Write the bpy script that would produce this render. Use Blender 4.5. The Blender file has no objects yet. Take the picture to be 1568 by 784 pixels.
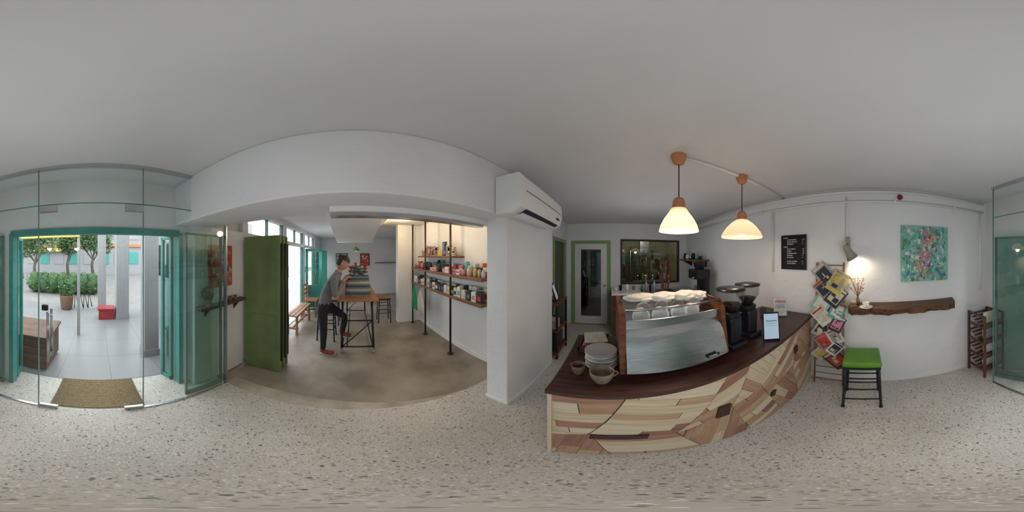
import bpy, bmesh, math, random
from mathutils import Vector, Matrix, Euler, noise
random.seed(7)
S=bpy.context.scene
S.view_settings.view_transform='Standard'
S.view_settings.look='None'
R=math.radians
H=1.65; CE=2.4
MATS={}
def mat(name,col,rough=0.6,metal=0.0,var=0.0,scale=8,bump=0.0,stretch=(1,1,1),col2=None,emit=0,emcol=None,uv=False,detail=5,spec=0.5,trans=0,bscale=None,lo=.35,hi=.65):
    if name in MATS: return MATS[name]
    m=bpy.data.materials.new(name); m.use_nodes=True; nt=m.node_tree; n=nt.nodes; l=nt.links
    b=n['Principled BSDF']
    b.inputs['Roughness'].default_value=rough; b.inputs['Metallic'].default_value=metal
    b.inputs['Specular IOR Level'].default_value=spec
    c=(*col,1)
    b.inputs['Base Color'].default_value=c
    tc=n.new('ShaderNodeTexCoord'); mp=n.new('ShaderNodeMapping'); mp.inputs['Scale'].default_value=stretch
    l.new(tc.outputs['UV' if uv else 'Object'],mp.inputs['Vector'])
    ns=n.new('ShaderNodeTexNoise'); ns.inputs['Scale'].default_value=scale; ns.inputs['Detail'].default_value=detail
    l.new(mp.outputs[0],ns.inputs['Vector'])
    if var>0 or col2:
        c2=(*col2,1) if col2 else tuple([max(0,x*(1-var)) for x in col])+(1,)
        r=n.new('ShaderNodeValToRGB'); r.color_ramp.elements[0].color=c2; r.color_ramp.elements[1].color=c
        r.color_ramp.elements[0].position=lo; r.color_ramp.elements[1].position=hi
        l.new(ns.outputs['Fac'],r.inputs['Fac']); l.new(r.outputs[0],b.inputs['Base Color'])
    if bump>0:
        bp=n.new('ShaderNodeBump'); bp.inputs['Strength'].default_value=bump; bp.inputs['Distance'].default_value=0.01
        if bscale:
            n2=n.new('ShaderNodeTexNoise'); n2.inputs['Scale'].default_value=bscale; n2.inputs['Detail'].default_value=6
            l.new(mp.outputs[0],n2.inputs['Vector']); l.new(n2.outputs['Fac'],bp.inputs['Height'])
        else: l.new(ns.outputs['Fac'],bp.inputs['Height'])
        l.new(bp.outputs[0],b.inputs['Normal'])
    if emit>0:
        b.inputs['Emission Color'].default_value=(*(emcol or col),1); b.inputs['Emission Strength'].default_value=emit
    if trans: b.inputs['Transmission Weight'].default_value=trans
    MATS[name]=m; return m
def glassmat(name,tint,refl=0.08,rough=0.02):
    m=bpy.data.materials.new(name); m.use_nodes=True; nt=m.node_tree; n=nt.nodes; l=nt.links
    for x in list(n):
        if x.type=='BSDF_PRINCIPLED': n.remove(x)
    out=[x for x in n if x.type=='OUTPUT_MATERIAL'][0]
    t=n.new('ShaderNodeBsdfTransparent'); t.inputs[0].default_value=(*tint,1)
    g=n.new('ShaderNodeBsdfGlossy'); g.inputs['Roughness'].default_value=rough; g.inputs[0].default_value=(.95,1,.98,1)
    lw=n.new('ShaderNodeLayerWeight'); lw.inputs['Blend'].default_value=.5
    pw=n.new('ShaderNodeMath'); pw.operation='POWER'; pw.inputs[1].default_value=4
    ml=n.new('ShaderNodeMath'); ml.operation='MULTIPLY'; ml.inputs[1].default_value=.5
    ad=n.new('ShaderNodeMath'); ad.operation='ADD'; ad.inputs[1].default_value=refl*.5; ad.use_clamp=True
    l.new(lw.outputs['Facing'],pw.inputs[0]); l.new(pw.outputs[0],ml.inputs[0]); l.new(ml.outputs[0],ad.inputs[0])
    mx=n.new('ShaderNodeMixShader'); l.new(ad.outputs[0],mx.inputs[0])
    l.new(t.outputs[0],mx.inputs[1]); l.new(g.outputs[0],mx.inputs[2]); l.new(mx.outputs[0],out.inputs['Surface'])
    return m
def woodmat(name,c1,c2,rough=.55,uv=True,stretch=(1.5,22,1),sc=2.2):
    return mat(name,c1,rough,0,0,sc,0.25,stretch,c2,uv=uv,detail=8,lo=.3,hi=.7)
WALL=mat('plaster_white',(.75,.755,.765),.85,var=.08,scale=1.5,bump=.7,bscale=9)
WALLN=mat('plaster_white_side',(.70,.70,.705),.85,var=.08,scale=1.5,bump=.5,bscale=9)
TRIM=mat('trim_white',(.78,.78,.78),.5,var=.04)
PIPE=mat('pvc_white',(.76,.76,.76),.4,var=.03)
TEAL=mat('teal_paint',(.05,.27,.24),.45,var=.15)
MUTED=mat('muted_green_frame',(.08,.17,.15),.4,var=.15)
GREEND=mat('green_door_paint',(.17,.23,.09),.5,var=.3,scale=3)
LIME=mat('lime_paint',(.25,.38,.15),.45,var=.12)
BLACK=mat('black_metal',(.02,.02,.022),.4,.3,var=.1)
BLKP=mat('black_plastic',(.015,.015,.018),.3,var=.1)
STEEL=mat('steel',(.62,.63,.65),.25,1,var=.08,scale=6)
BRUSH=mat('brushed_steel',(.68,.70,.73),.27,1,.20,3,.08,(2,60,60))
DARKW=mat('dark_mahogany',(.075,.026,.018),.3,0,0,3,.1,(1.5,14,14),(.032,.013,.01))
REDW=mat('reddish_wood',(.20,.065,.028),.4,0,0,3,.1,(3,3,14),(.10,.03,.016))
MIDW=mat('mid_wood',(.36,.19,.09),.5,0,0,3,.1,(1.5,14,14),(.22,.10,.05))
SHW=mat('shelf_board_wood',(.24,.115,.055),.5,0,0,3,.1,(1.5,14,14),(.13,.06,.03))
SHELFW=mat('rough_dark_wood',(.14,.065,.032),.6,0,0,3,.5,(14,1.5,14),(.05,.022,.012))
CERW=mat('white_ceramic',(.78,.77,.74),.2,var=.03)
CERG=mat('grey_ceramic',(.40,.39,.37),.25,var=.1)
CERB=mat('glazed_ceramic',(.30,.235,.17),.25,var=.5,scale=15)
CLOTH=mat('white_cloth',(.74,.72,.68),.9,var=.15,bump=.6,scale=20)
GLASS=glassmat('clear_glass',(.96,.985,.98),.06)
GLASST=glassmat('teal_glass',(.66,.80,.76),.13)
GLASSD=glassmat('dark_glass',(.62,.64,.62),.14)
def emis(name,col,st):
    return mat(name,col,.5,emit=st,emcol=col)
def terrazzo():
    m=bpy.data.materials.new('terrazzo'); m.use_nodes=True; nt=m.node_tree; n=nt.nodes; l=nt.links; b=n['Principled BSDF']
    b.inputs['Roughness'].default_value=.42
    tc=n.new('ShaderNodeTexCoord')
    nz=n.new('ShaderNodeTexNoise'); nz.inputs['Scale'].default_value=1.3; l.new(tc.outputs['Object'],nz.inputs['Vector'])
    base=n.new('ShaderNodeValToRGB'); base.color_ramp.elements[0].color=(.45,.42,.38,1); base.color_ramp.elements[1].color=(.57,.535,.49,1)
    base.color_ramp.elements[0].position=.35; base.color_ramp.elements[1].position=.65
    l.new(nz.outputs['Fac'],base.inputs['Fac']); cur=base.outputs[0]
    dn=n.new('ShaderNodeTexNoise'); dn.inputs['Scale'].default_value=45; l.new(tc.outputs['Object'],dn.inputs['Vector'])
    mixv=n.new('ShaderNodeMixRGB'); mixv.inputs[0].default_value=.02; l.new(tc.outputs['Object'],mixv.inputs[1]); l.new(dn.outputs['Color'],mixv.inputs[2])
    for sc,k,o,cols in ((110,.75,.16,[(.36,.32,.27),(.68,.65,.61),(.30,.28,.24),(.50,.43,.35)]),(75,.62,.18,[(.22,.21,.19),(.42,.34,.27),(.30,.29,.27),(.64,.60,.55)]),(38,.62,.26,[(.15,.15,.135),(.36,.29,.22),(.22,.22,.20),(.50,.43,.35)]),(52,.60,.24,[(.13,.13,.12),(.30,.25,.20),(.20,.20,.185),(.44,.38,.31)])):
        v=n.new('ShaderNodeTexVoronoi'); v.inputs['Scale'].default_value=sc; l.new(mixv.outputs[0],v.inputs['Vector'])
        sep=n.new('ShaderNodeSeparateColor'); l.new(v.outputs['Color'],sep.inputs[0])
        mu=n.new('ShaderNodeMath'); mu.operation='MULTIPLY'; l.new(sep.outputs[0],mu.inputs[0]); mu.inputs[1].default_value=k
        sb=n.new('ShaderNodeMath'); sb.operation='SUBTRACT'; l.new(mu.outputs[0],sb.inputs[0]); sb.inputs[1].default_value=o
        lt=n.new('ShaderNodeMath'); lt.operation='LESS_THAN'; l.new(v.outputs['Distance'],lt.inputs[0]); l.new(sb.outputs[0],lt.inputs[1])
        cr=n.new('ShaderNodeValToRGB'); cr.color_ramp.interpolation='CONSTANT'
        cr.color_ramp.elements[0].color=(*cols[0],1); cr.color_ramp.elements[0].position=0
        cr.color_ramp.elements[1].color=(*cols[1],1); cr.color_ramp.elements[1].position=.25
        for i in (2,3):
            e=cr.color_ramp.elements.new(.25*i); e.color=(*cols[i],1)
        l.new(sep.outputs[1],cr.inputs['Fac'])
        mx=n.new('ShaderNodeMixRGB'); l.new(lt.outputs[0],mx.inputs[0]); l.new(cur,mx.inputs[1]); l.new(cr.outputs[0],mx.inputs[2]); cur=mx.outputs[0]
    l.new(cur,b.inputs['Base Color']); return m
TERR=terrazzo()
CONC=mat('polished_concrete',(.33,.285,.235),.36,0,0,2.0,.08,(1,1,1),(.18,.15,.12),detail=12)
def tilemat():
    m=bpy.data.materials.new('pavement_tiles'); m.use_nodes=True; nt=m.node_tree; n=nt.nodes; l=nt.links; b=n['Principled BSDF']
    b.inputs['Roughness'].default_value=.3
    tc=n.new('ShaderNodeTexCoord'); br=n.new('ShaderNodeTexBrick'); br.offset=0; br.inputs['Scale'].default_value=1
    br.inputs['Color1'].default_value=(.20,.20,.205,1); br.inputs['Color2'].default_value=(.215,.215,.22,1); br.inputs['Mortar'].default_value=(.12,.12,.12,1)
    br.inputs['Mortar Size'].default_value=.004; br.inputs['Brick Width'].default_value=.6; br.inputs['Row Height'].default_value=.6
    l.new(tc.outputs['Object'],br.inputs['Vector']); l.new(br.outputs[0],b.inputs['Base Color']); return m
TILE=tilemat()
CEIL=mat('ceiling_paint',(.64,.64,.645),.9,0,.04,2,.6,(1,1,1),bscale=3.5)
class B:
    def __init__(s,name):
        s.name=name; s.v=[]; s.f=[]; s.fm=[]; s.fs=[]; s.mats=[]; s.uv=[]
    def mi(s,m):
        if m not in s.mats: s.mats.append(m)
        return s.mats.index(m)
    def add(s,vs,fs,m,smooth=False,M=None,uvs=None):
        o=len(s.v); i=s.mi(m)
        for v in vs:
            v=Vector(v); s.v.append(M@v if M else v)
        for k,f in enumerate(fs):
            s.f.append([a+o for a in f]); s.fm.append(i); s.fs.append(smooth)
            s.uv.append([uvs[a] for a in f] if uvs else None)
        return s
    def bmadd(s,bm,m,smooth=False,M=None):
        bm.verts.index_update()
        s.add([v.co.copy() for v in bm.verts],[[v.index for v in f.verts] for f in bm.faces],m,smooth,M); bm.free(); return s
    def box(s,c,sz,m,rot=(0,0,0),bev=0,M=None,seg=2):
        bm=bmesh.new(); bmesh.ops.create_cube(bm,size=1)
        for v in bm.verts: v.co=Vector((v.co.x*sz[0],v.co.y*sz[1],v.co.z*sz[2]))
        if bev>0: bmesh.ops.bevel(bm,geom=bm.edges[:],offset=bev,segments=seg,affect='EDGES',profile=.5)
        T=Matrix.Translation(c)@Euler([R(a) for a in rot]).to_matrix().to_4x4()
        if M: T=M@T
        return s.bmadd(bm,m,False,T)
    def bx(s,x0,x1,y0,y1,z0,z1,m,bev=0,M=None):
        return s.box(((x0+x1)/2,(y0+y1)/2,(z0+z1)/2),(abs(x1-x0),abs(y1-y0),abs(z1-z0)),m,bev=bev,M=M)
    def lathe(s,c,prof,m,seg=28,M=None,smooth=True,caps=False):
        T=Matrix.Translation(c); 
        if M: T=T@M
        vs=[];fs=[]
        for r,z in prof:
            for k in range(seg):
                a=2*math.pi*k/seg; vs.append((r*math.cos(a),r*math.sin(a),z))
        n=len(prof)
        for i in range(n-1):
            for k in range(seg):
                k2=(k+1)%seg; fs.append([i*seg+k,i*seg+k2,(i+1)*seg+k2,(i+1)*seg+k])
        if caps:
            fs.append(list(range(seg))[::-1]); fs.append([(n-1)*seg+k for k in range(seg)])
        return s.add(vs,fs,m,smooth,T)
    def tube(s,path,r,m,seg=10,M=None,caps=True,smooth=True):
        pts=[Vector(p) for p in path]; n=len(pts); rs=r if isinstance(r,(list,tuple)) else [r]*n
        vs=[];fs=[]; up=None
        for i,p in enumerate(pts):
            t=(pts[min(i+1,n-1)]-pts[max(i-1,0)])
            if t.length<1e-9: t=Vector((0,0,1))
            t.normalize()
            if up is None: up=Vector((0,0,1)) if abs(t.z)<.9 else Vector((1,0,0))
            a=(up-t*up.dot(t))
            if a.length<1e-5: a=t.orthogonal()
            a.normalize(); b_=t.cross(a); up=a
            for k in range(seg):
                q=2*math.pi*k/seg; vs.append(p+rs[i]*(math.cos(q)*a+math.sin(q)*b_))
        for i in range(n-1):
            for k in range(seg):
                k2=(k+1)%seg; fs.append([i*seg+k,i*seg+k2,(i+1)*seg+k2,(i+1)*seg+k])
        if caps: fs.append(list(range(seg))[::-1]); fs.append([(n-1)*seg+k for k in range(seg)])
        return s.add(vs,fs,m,smooth,M)
    def sph(s,c,r,m,sub=2,M=None,nz=0,ns=5,rot=None):
        bm=bmesh.new(); bmesh.ops.create_icosphere(bm,subdivisions=sub,radius=1)
        if not isinstance(r,(list,tuple)): r=(r,r,r)
        for v in bm.verts:
            k=1+(nz*noise.noise(v.co*ns+Vector(c)) if nz else 0)
            v.co=Vector((v.co.x*r[0]*k,v.co.y*r[1]*k,v.co.z*r[2]*k))
        T=Matrix.Translation(c)
        if rot: T=T@Euler([R(a) for a in rot]).to_matrix().to_4x4()
        if M: T=M@T
        return s.bmadd(bm,m,True,T)
    def prism(s,pts,h0,h1,m,axis='z',M=None,smooth=False):
        n=len(pts)
        def mk(p,h):
            return {'z':(p[0],p[1],h),'y':(p[0],h,p[1]),'x':(h,p[0],p[1])}[axis]
        vs=[mk(p,h0) for p in pts]+[mk(p,h1) for p in pts]
        fs=[list(range(n))[::-1],[n+i for i in range(n)]]+[[i,(i+1)%n,n+(i+1)%n,n+i] for i in range(n)]
        return s.add(vs,fs,m,smooth,M)
    def text(s,st,size,M,m,ext=.0008,align='LEFT'):
        cu=bpy.data.curves.new('t','FONT'); cu.body=st; cu.size=size; cu.extrude=ext; cu.align_x=align
        ob=bpy.data.objects.new('t',cu); S.collection.objects.link(ob)
        dg=bpy.context.evaluated_depsgraph_get(); me=bpy.data.meshes.new_from_object(ob.evaluated_get(dg))
        s.add([v.co.copy() for v in me.vertices],[list(p.vertices) for p in me.polygons],m,False,M)
        bpy.data.objects.remove(ob); bpy.data.meshes.remove(me); return s
    def done(s,origin=None,fixn=True):
        xs=[v.x for v in s.v]; ys=[v.y for v in s.v]; zs=[v.z for v in s.v]
        o=Vector(origin) if origin else Vector(((min(xs)+max(xs))/2,(min(ys)+max(ys))/2,min(zs)))
        me=bpy.data.meshes.new(s.name); me.from_pydata([v-o for v in s.v],[],s.f)
        for m in s.mats: me.materials.append(m)
        for p,i,sm in zip(me.polygons,s.fm,s.fs): p.material_index=i; p.use_smooth=sm
        if any(s.uv):
            ul=me.uv_layers.new(name='UVMap')
            for p,u in zip(me.polygons,s.uv):
                if u:
                    for li,q in zip(p.loop_indices,u): ul.data[li].uv=q
        if fixn:
            bm=bmesh.new(); bm.from_mesh(me); bmesh.ops.recalc_face_normals(bm,faces=bm.faces[:]); bm.to_mesh(me); bm.free()
        me.update()
        ob=bpy.data.objects.new(s.name,me); ob.location=o; S.collection.objects.link(ob); return ob
def wallholes(name,p0,p1,z0,z1,th,holes,m):
    b=B(name); p0=Vector(p0);p1=Vector(p1); L=(p1-p0).length; ang=math.atan2(p1.y-p0.y,p1.x-p0.x)
    M=Matrix.Translation((p0.x,p0.y,0))@Matrix.Rotation(ang,4,'Z')
    bs=sorted(set([0,L]+[h[0] for h in holes]+[h[1] for h in holes]))
    for a,c in zip(bs[:-1],bs[1:]):
        mid=(a+c)/2; zz=[(z0,z1)]
        for h in holes:
            if h[0]<mid<h[1]:
                nz=[]
                for q in zz:
                    if h[2]>q[0]: nz.append((q[0],min(q[1],h[2])))
                    if h[3]<q[1]: nz.append((max(q[0],h[3]),q[1]))
                zz=nz
        for q in zz:
            if q[1]-q[0]>.001: b.bx(a,c,0,th,q[0],q[1],m,M=M)
    return b.done()
def RX(y): return 1.72+.04*y
# ================================================================ ROOM SHELL
b=B('floor'); b.bx(-1.2,2.0,-1.72,3.8,-.08,0,TERR); b.done()
b=B('trim_threshold')
b.prism([(-1.36,-1.2),(-1.2,-1.2),(-1.2,1.0),(-1.25,.6),(-1.33,0),(-1.38,-.6)],-.06,-.002,mat('threshold_concrete',(.46,.40,.33),.6,var=.35,scale=5)); b.done()
b=B('floor_side_room'); b.bx(-7.2,-1.2,-1.72,2.2,-.12,-.015,CONC); b.done()
b=B('ceiling'); b.bx(-7.2,2.05,-1.62,3.85,CE,CE+.1,CEIL); b.done()
th=.12
wr=wallholes('wall_right',(RX(-1.62),-1.62),(RX(3.8),3.8),0,CE,-th,[],WALL)
wallholes('wall_back',(-1.1,3.68),(1.95,3.68),0,CE,th,[(.22,1.12,0,2.0),(1.34,2.76,1.0,2.03)],WALL)
wallholes('wall_left',(-.98,2.0),(-.98,3.68),0,CE,th,[(.68,1.5,0,2.0)],WALL)
b=B('column'); b.bx(-.98,-.76,1.04,2.06,0,CE,WALL,bev=.008); b.bx(-.985,-.752,1.032,2.065,0,.05,TRIM); b.done()
b=B('beam'); b.bx(-1.2,-.765,-1.5,1.65,1.965,CE,WALL,bev=.01)
b.done()
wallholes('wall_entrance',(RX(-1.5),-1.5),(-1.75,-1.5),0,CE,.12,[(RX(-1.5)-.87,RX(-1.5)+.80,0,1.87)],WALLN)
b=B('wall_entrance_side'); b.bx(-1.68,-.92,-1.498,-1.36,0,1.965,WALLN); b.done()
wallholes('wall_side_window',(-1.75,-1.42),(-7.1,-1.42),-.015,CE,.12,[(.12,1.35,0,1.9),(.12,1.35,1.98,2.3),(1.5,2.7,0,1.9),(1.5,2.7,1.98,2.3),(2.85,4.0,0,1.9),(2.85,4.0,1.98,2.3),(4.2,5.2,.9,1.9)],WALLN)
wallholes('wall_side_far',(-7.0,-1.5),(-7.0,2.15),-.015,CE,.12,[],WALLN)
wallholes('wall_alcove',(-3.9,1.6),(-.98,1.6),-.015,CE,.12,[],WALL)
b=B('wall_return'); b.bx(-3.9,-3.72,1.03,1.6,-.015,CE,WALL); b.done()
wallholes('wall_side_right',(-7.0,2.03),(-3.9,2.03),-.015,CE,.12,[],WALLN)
b=B('wall_passage'); b.bx(-3.9,-3.8,1.72,2.1,-.015,CE,WALLN); b.done()
b=B('ceiling_stair_soffit'); b.prism([(-1.9,CE),(-4.0,2.0),(-4.3,2.0),(-4.3,CE)],-.42,.46,WALL,axis='y'); b.done()
b=B('trim_cove_fascia'); b.bx(-3.72,-1.2,.50,.53,2.32,CE,TRIM); b.bx(-3.72,-1.2,.53,.60,2.32,2.33,TRIM); b.done()
b=B('cove_light_strip'); b.bx(-3.6,-1.3,.545,.58,2.33,2.35,emis('warm_strip',(1,.72,.36),16)); b.done()
b=B('sliding_rail'); b.bx(-1.10,-1.02,-.15,1.04,1.91,1.965,STEEL); b.bx(-1.02,-.99,-.15,1.04,1.93,1.965,TRIM); b.done()
M=Matrix.Translation((RX(-1.5),-1.5,0))@Matrix.Rotation(math.atan2(1,.04),4,'Z')
b=B('baseboard_right'); b.bx(0,5.15,0,.012,0,.085,TRIM,bev=.003,M=M); b.done()
b=B('baseboard_alcove'); b.bx(-3.72,-.98,1.588,1.6,-.015,.07,TRIM); b.done()
def wp(y,z,o=.02): return (RX(y)-o,y,z)
b=B('wall_conduit')
for z,o in ((2.24,.018),(2.36,.018)):
    b.tube([wp(-1.45,z,o),wp(1,z,o),wp(3.65,z,o)],.011 if z<2.3 else .014,PIPE)
b.tube([wp(-1.38,2.24,.03),wp(-1.38,1.2,.03)],.012,PIPE)
b.tube([wp(1.12,2.24),wp(1.12,1.45)],.009,PIPE); b.tube([wp(.20,2.3),wp(.20,1.84)],.009,PIPE)
b.tube([(.44,.97,2.388),(1.74,.97,2.388)],.013,PIPE)
for y in (-1,-.3,.5,1.3,2.2,3): b.bx(RX(y)-.03,RX(y),y-.008,y+.008,2.22,2.26,PIPE)
b.done()
b=B('fire_alarm_bell'); MR=Matrix.Rotation(R(-90),4,'Y'); REDP=mat('red_plastic',(.26,.02,.03),.4,var=.1)
b.lathe(wp(-.36,2.30,0),[(.001,.0),(.028,.0),(.03,.02),(.024,.035),(.001,.04)],REDP,M=MR); b.done()
# ================================================================ GLASS FRONT
GY=-1.19
b=B('window_1')
for x0,x1 in ((.455,1.2),(-1.18,-.345)): b.bx(x0,x1,GY-.005,GY+.005,.01,2.05,GLASS)
b.bx(-1.18,1.2,GY-.005,GY+.005,2.06,2.385,GLASS)
EDGE=mat('glass_edge',(.10,.22,.19),.2,var=.1)
for x in (1.2,.452,-.34,-1.18): b.bx(x-.003,x+.003,GY-.006,GY+.006,.0,2.39,EDGE)
b.bx(-1.18,1.2,GY-.006,GY+.006,2.05,2.056,EDGE)
b.bx(-1.17,1.21,GY-.02,GY+.02,2.375,2.4,STEEL)
for x0,x1 in ((.46,1.2),(-1.17,-.345)): b.bx(x0,x1,GY-.012,GY+.012,0,.014,STEEL)
b.bx(-1.19,-1.175,GY-.02,GY+.02,0,1.96,STEEL)
b.done()
b=B('glass_door')
b.bx(-.335,.445,GY-.006,GY+.006,.012,2.045,GLASS)
for x in (.37,-.27):
    b.bx(x-.075,x+.075,GY-.016,GY+.016,.0,.05,STEEL,bev=.004); b.bx(x-.07,x+.07,GY-.016,GY+.016,1.99,2.045,STEEL,bev=.004)
b.box((.40,GY,1.24),(.05,.03,.05),BLACK,bev=.008)
for dy in (-.05,.05):
    b.tube([(.36,GY,1.17),(.36,GY+dy,1.17),(.36,GY+dy,.80),(.36,GY,.80)],.011,STEEL)
    b.tube([(.36,GY+dy,1.22),(.36,GY+dy,.75)],.013,STEEL)
b.done()
JUTE=mat('jute_mat',(.42,.30,.17),.95,0,0,60,.9,(1,3,1),(.22,.14,.07))
b=B('doormat'); b.bx(-.36,.37,-1.72,-1.22,.001,.018,JUTE,bev=.005)
for i in range(24):
    y=-1.71+i*.0208; b.tube([(-.36,y,.018),(.37,y,.018)],.008,JUTE,seg=6)
b.done()
b=B('trim_teal_frame')
b.bx(-.80,.87,-1.54,-1.46,1.85,1.91,TEAL,bev=.004); b.bx(.83,.88,-1.54,-1.45,0,1.88,TEAL); b.bx(-.83,-.79,-1.54,-1.45,0,1.88,TEAL)
b.done()
def leaf(name,x0,y0,x1,y1,glass,fr,z1=1.86,w=.05,solid=.0,t=.02):
    b=B(name); L=math.hypot(x1-x0,y1-y0); M=Matrix.Translation((x0,y0,0))@Matrix.Rotation(math.atan2(y1-y0,x1-x0),4,'Z')
    b.bx(0,w,-t,t,.01,z1,fr,M=M); b.bx(L-w,L,-t,t,.01,z1,fr,M=M); b.bx(0,L,-t,t,z1-w,z1,fr,M=M); b.bx(0,L,-t,t,.01,.07,fr,M=M)
    b.bx(w,L-w,-.004,.004,.07,z1-w,glass,M=M)
    if solid: b.bx(w,L-w,-.012,.012,.1,solid,fr,M=M)
    return b.done()
leaf('door_1',-.74,-1.245,-1.165,-1.23,GLASST,MUTED,w=.018,t=.012)
leaf('door_2',-.77,-1.57,-.72,-1.73,GLASST,TEAL,w=.03)
leaf('door_3',.92,-1.42,1.28,-1.30,GLASST,MUTED,w=.02,t=.012)
leaf('door_4',.86,-1.57,.91,-1.80,GLASST,TEAL,w=.03)
b=B('entrance_shelf'); b.bx(-1.62,-.93,-1.36,-1.262,1.085,1.12,SHELFW,bev=.004)
for x in (-1.5,-1.05): b.prism([(-1.36,1.085),(-1.28,1.085),(-1.36,.98)],x-.01,x+.01,BLACK,axis='x')
b.done()
LEAF=mat('leaf_green',(.045,.12,.03),.6,var=.5,scale=12)
LEAF2=mat('leaf_green_light',(.09,.18,.05),.6,var=.5,scale=6)
def foliage(b,c,r,n,m,sz=.03,seed=1):
    rn=random.Random(seed)
    for i in range(n):
        while True:
            d=Vector((rn.uniform(-1,1),rn.uniform(-1,1),rn.uniform(-1,1)))
            if .3<d.length<1: break
        p=Vector((c[0]+d.x*r[0],c[1]+d.y*r[1],c[2]+d.z*r[2]))
        T=Matrix.Translation(p)@Euler((rn.uniform(0,6),rn.uniform(0,6),rn.uniform(0,6))).to_matrix().to_4x4()
        s_=sz*rn.uniform(.6,1.3)
        b.add([(-s_*.35,0,0),(0,-s_,.0),(s_*.35,0,0),(0,s_,0)],[[0,1,2,3]],m,False,T)
b=B('potted_plant'); POT=mat('pot_terracotta',(.22,.12,.08),.7,var=.2)
b.lathe((-1.05,-1.31,1.12),[(.03,0),(.040,.07),(.043,.075),(.034,.075),(.032,.06)],POT); foliage(b,(-1.05,-1.31,1.25),(.08,.04,.09),160,LEAF,.022,3)
for k in range(6): b.tube([(-1.05,-1.31,1.18),(-1.05+.02*math.cos(k),-1.31+.02*math.sin(k),1.28)],.002,LEAF,seg=5)
b.done(fixn=False)
b=B('tea_light_holder')
for x in (-1.3,-1.38,-1.47): b.lathe((x,-1.31,1.12),[(.02,0),(.024,.05),(.02,.05),(.018,.01)],POT,seg=14)
b.done()
def painting(name,corner,ux,w,h,mats,frame=None,seed=1,blobs=120,base=None,th=.025,bs=.03,fw=.015):
    b=B(name); ux=Vector((ux[0],ux[1],0)).normalized(); nz=Vector((0,0,1)); nn=ux.cross(nz)
    M=Matrix(((ux.x,nn.x,0,corner[0]),(ux.y,nn.y,0,corner[1]),(0,0,1,corner[2]),(0,0,0,1)))
    b.bx(0,w,0,th,0,h,base or mats[0],M=M)
    if frame:
        for a in ((-fw,0,-fw,h+fw),(w,w+fw,-fw,h+fw),(-fw,w+fw,-fw,0),(-fw,w+fw,h,h+fw)): b.bx(a[0],a[1],0,th+.008,a[2],a[3],frame,M=M)
    rn=random.Random(seed)
    for i in range(blobs):
        m=rn.choice(mats); cx=rn.uniform(.02,w-.02); cz=rn.uniform(.02,h-.02)
        n=rn.randint(5,8); pts=[]
        for k in range(n):
            a=2*math.pi*k/n; rr=bs*rn.uniform(.3,1.1)
            pts.append((min(w-.002,max(.002,cx+rr*math.cos(a))),min(h-.002,max(.002,cz+1.5*rr*math.sin(a)))))
        yy=th+.0004+i*.00001
        b.add([(p[0],yy,p[1]) for p in pts],[list(range(n))],m,False,M)
    return b,M
def flat(n,c): return mat(n,c,.7,var=.25,scale=25)
RED=flat('paint_red',(.50,.06,.04)); ORA=flat('paint_orange',(.60,.18,.06)); TUR=flat('paint_turquoise',(.10,.40,.34)); PNK=flat('paint_pink',(.58,.22,.30)); WHT=flat('paint_white',(.66,.68,.65)); GRN=flat('paint_green',(.12,.30,.14)); BLU=flat('paint_blue',(.10,.20,.38)); YEL=flat('paint_yellow',(.60,.46,.10)); DRK=flat('paint_dark',(.04,.04,.05)); AQU=flat('paint_aqua',(.24,.50,.42)); CRM=flat('paint_cream',(.58,.53,.43)); MAG=flat('paint_magenta',(.40,.05,.16)); GRY=flat('print_grey',(.30,.30,.31))
b,_=painting('framed_artwork',(-1.09,-1.36,1.30),(-1,0),.35,.47,[RED,ORA,RED,AQU],seed=3,blobs=60,base=RED,bs=.03); b.done()
b=B('folding_door')
for i in range(5):
    M=Matrix.Translation((-1.70-i*.05,-1.34,0))@Matrix.Rotation(R(95-(i%2)*4),4,'Z')
    b.bx(0,.50,-.018,.018,.0,1.9,GREEND,M=M,bev=.003)
    b.bx(.05,.45,-.022,.022,1.0,1.8,GREEND,M=M); b.bx(.05,.45,-.022,.022,.12,.9,GREEND,M=M)
    b.tube([(0.51,0,.2),(.51,0,1.8)],.008,BLACK,M=M,seg=6)
b.done()
b=B('window_2')
for x0,x1 in ((-1.87,-3.1),(-3.25,-4.45),(-4.6,-5.75)):
    b.bx(x1,x0,-1.485,-1.475,1.98,2.3,GLASS)
    for x in (x0-.015,x1+.015,(x0+x1)/2): b.bx(x-.015,x+.015,-1.5,-1.45,1.98,2.3,MUTED)
    for x in (x0-.02,x1+.02): b.bx(x-.02,x+.02,-1.5,-1.44,0,1.9,TEAL)
b.bx(-6.95,-5.95,-1.485,-1.475,.9,1.9,GLASS); b.bx(-6.95,-5.95,-1.5,-1.45,1.38,1.42,TEAL)
b.done()
leaf('door_5',-4.5,-1.38,-4.75,-.95,GLASST,TEAL,w=.08,solid=.8)
leaf('door_6',-5.8,-1.38,-5.9,-.98,TEAL,TEAL,w=.06)
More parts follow.
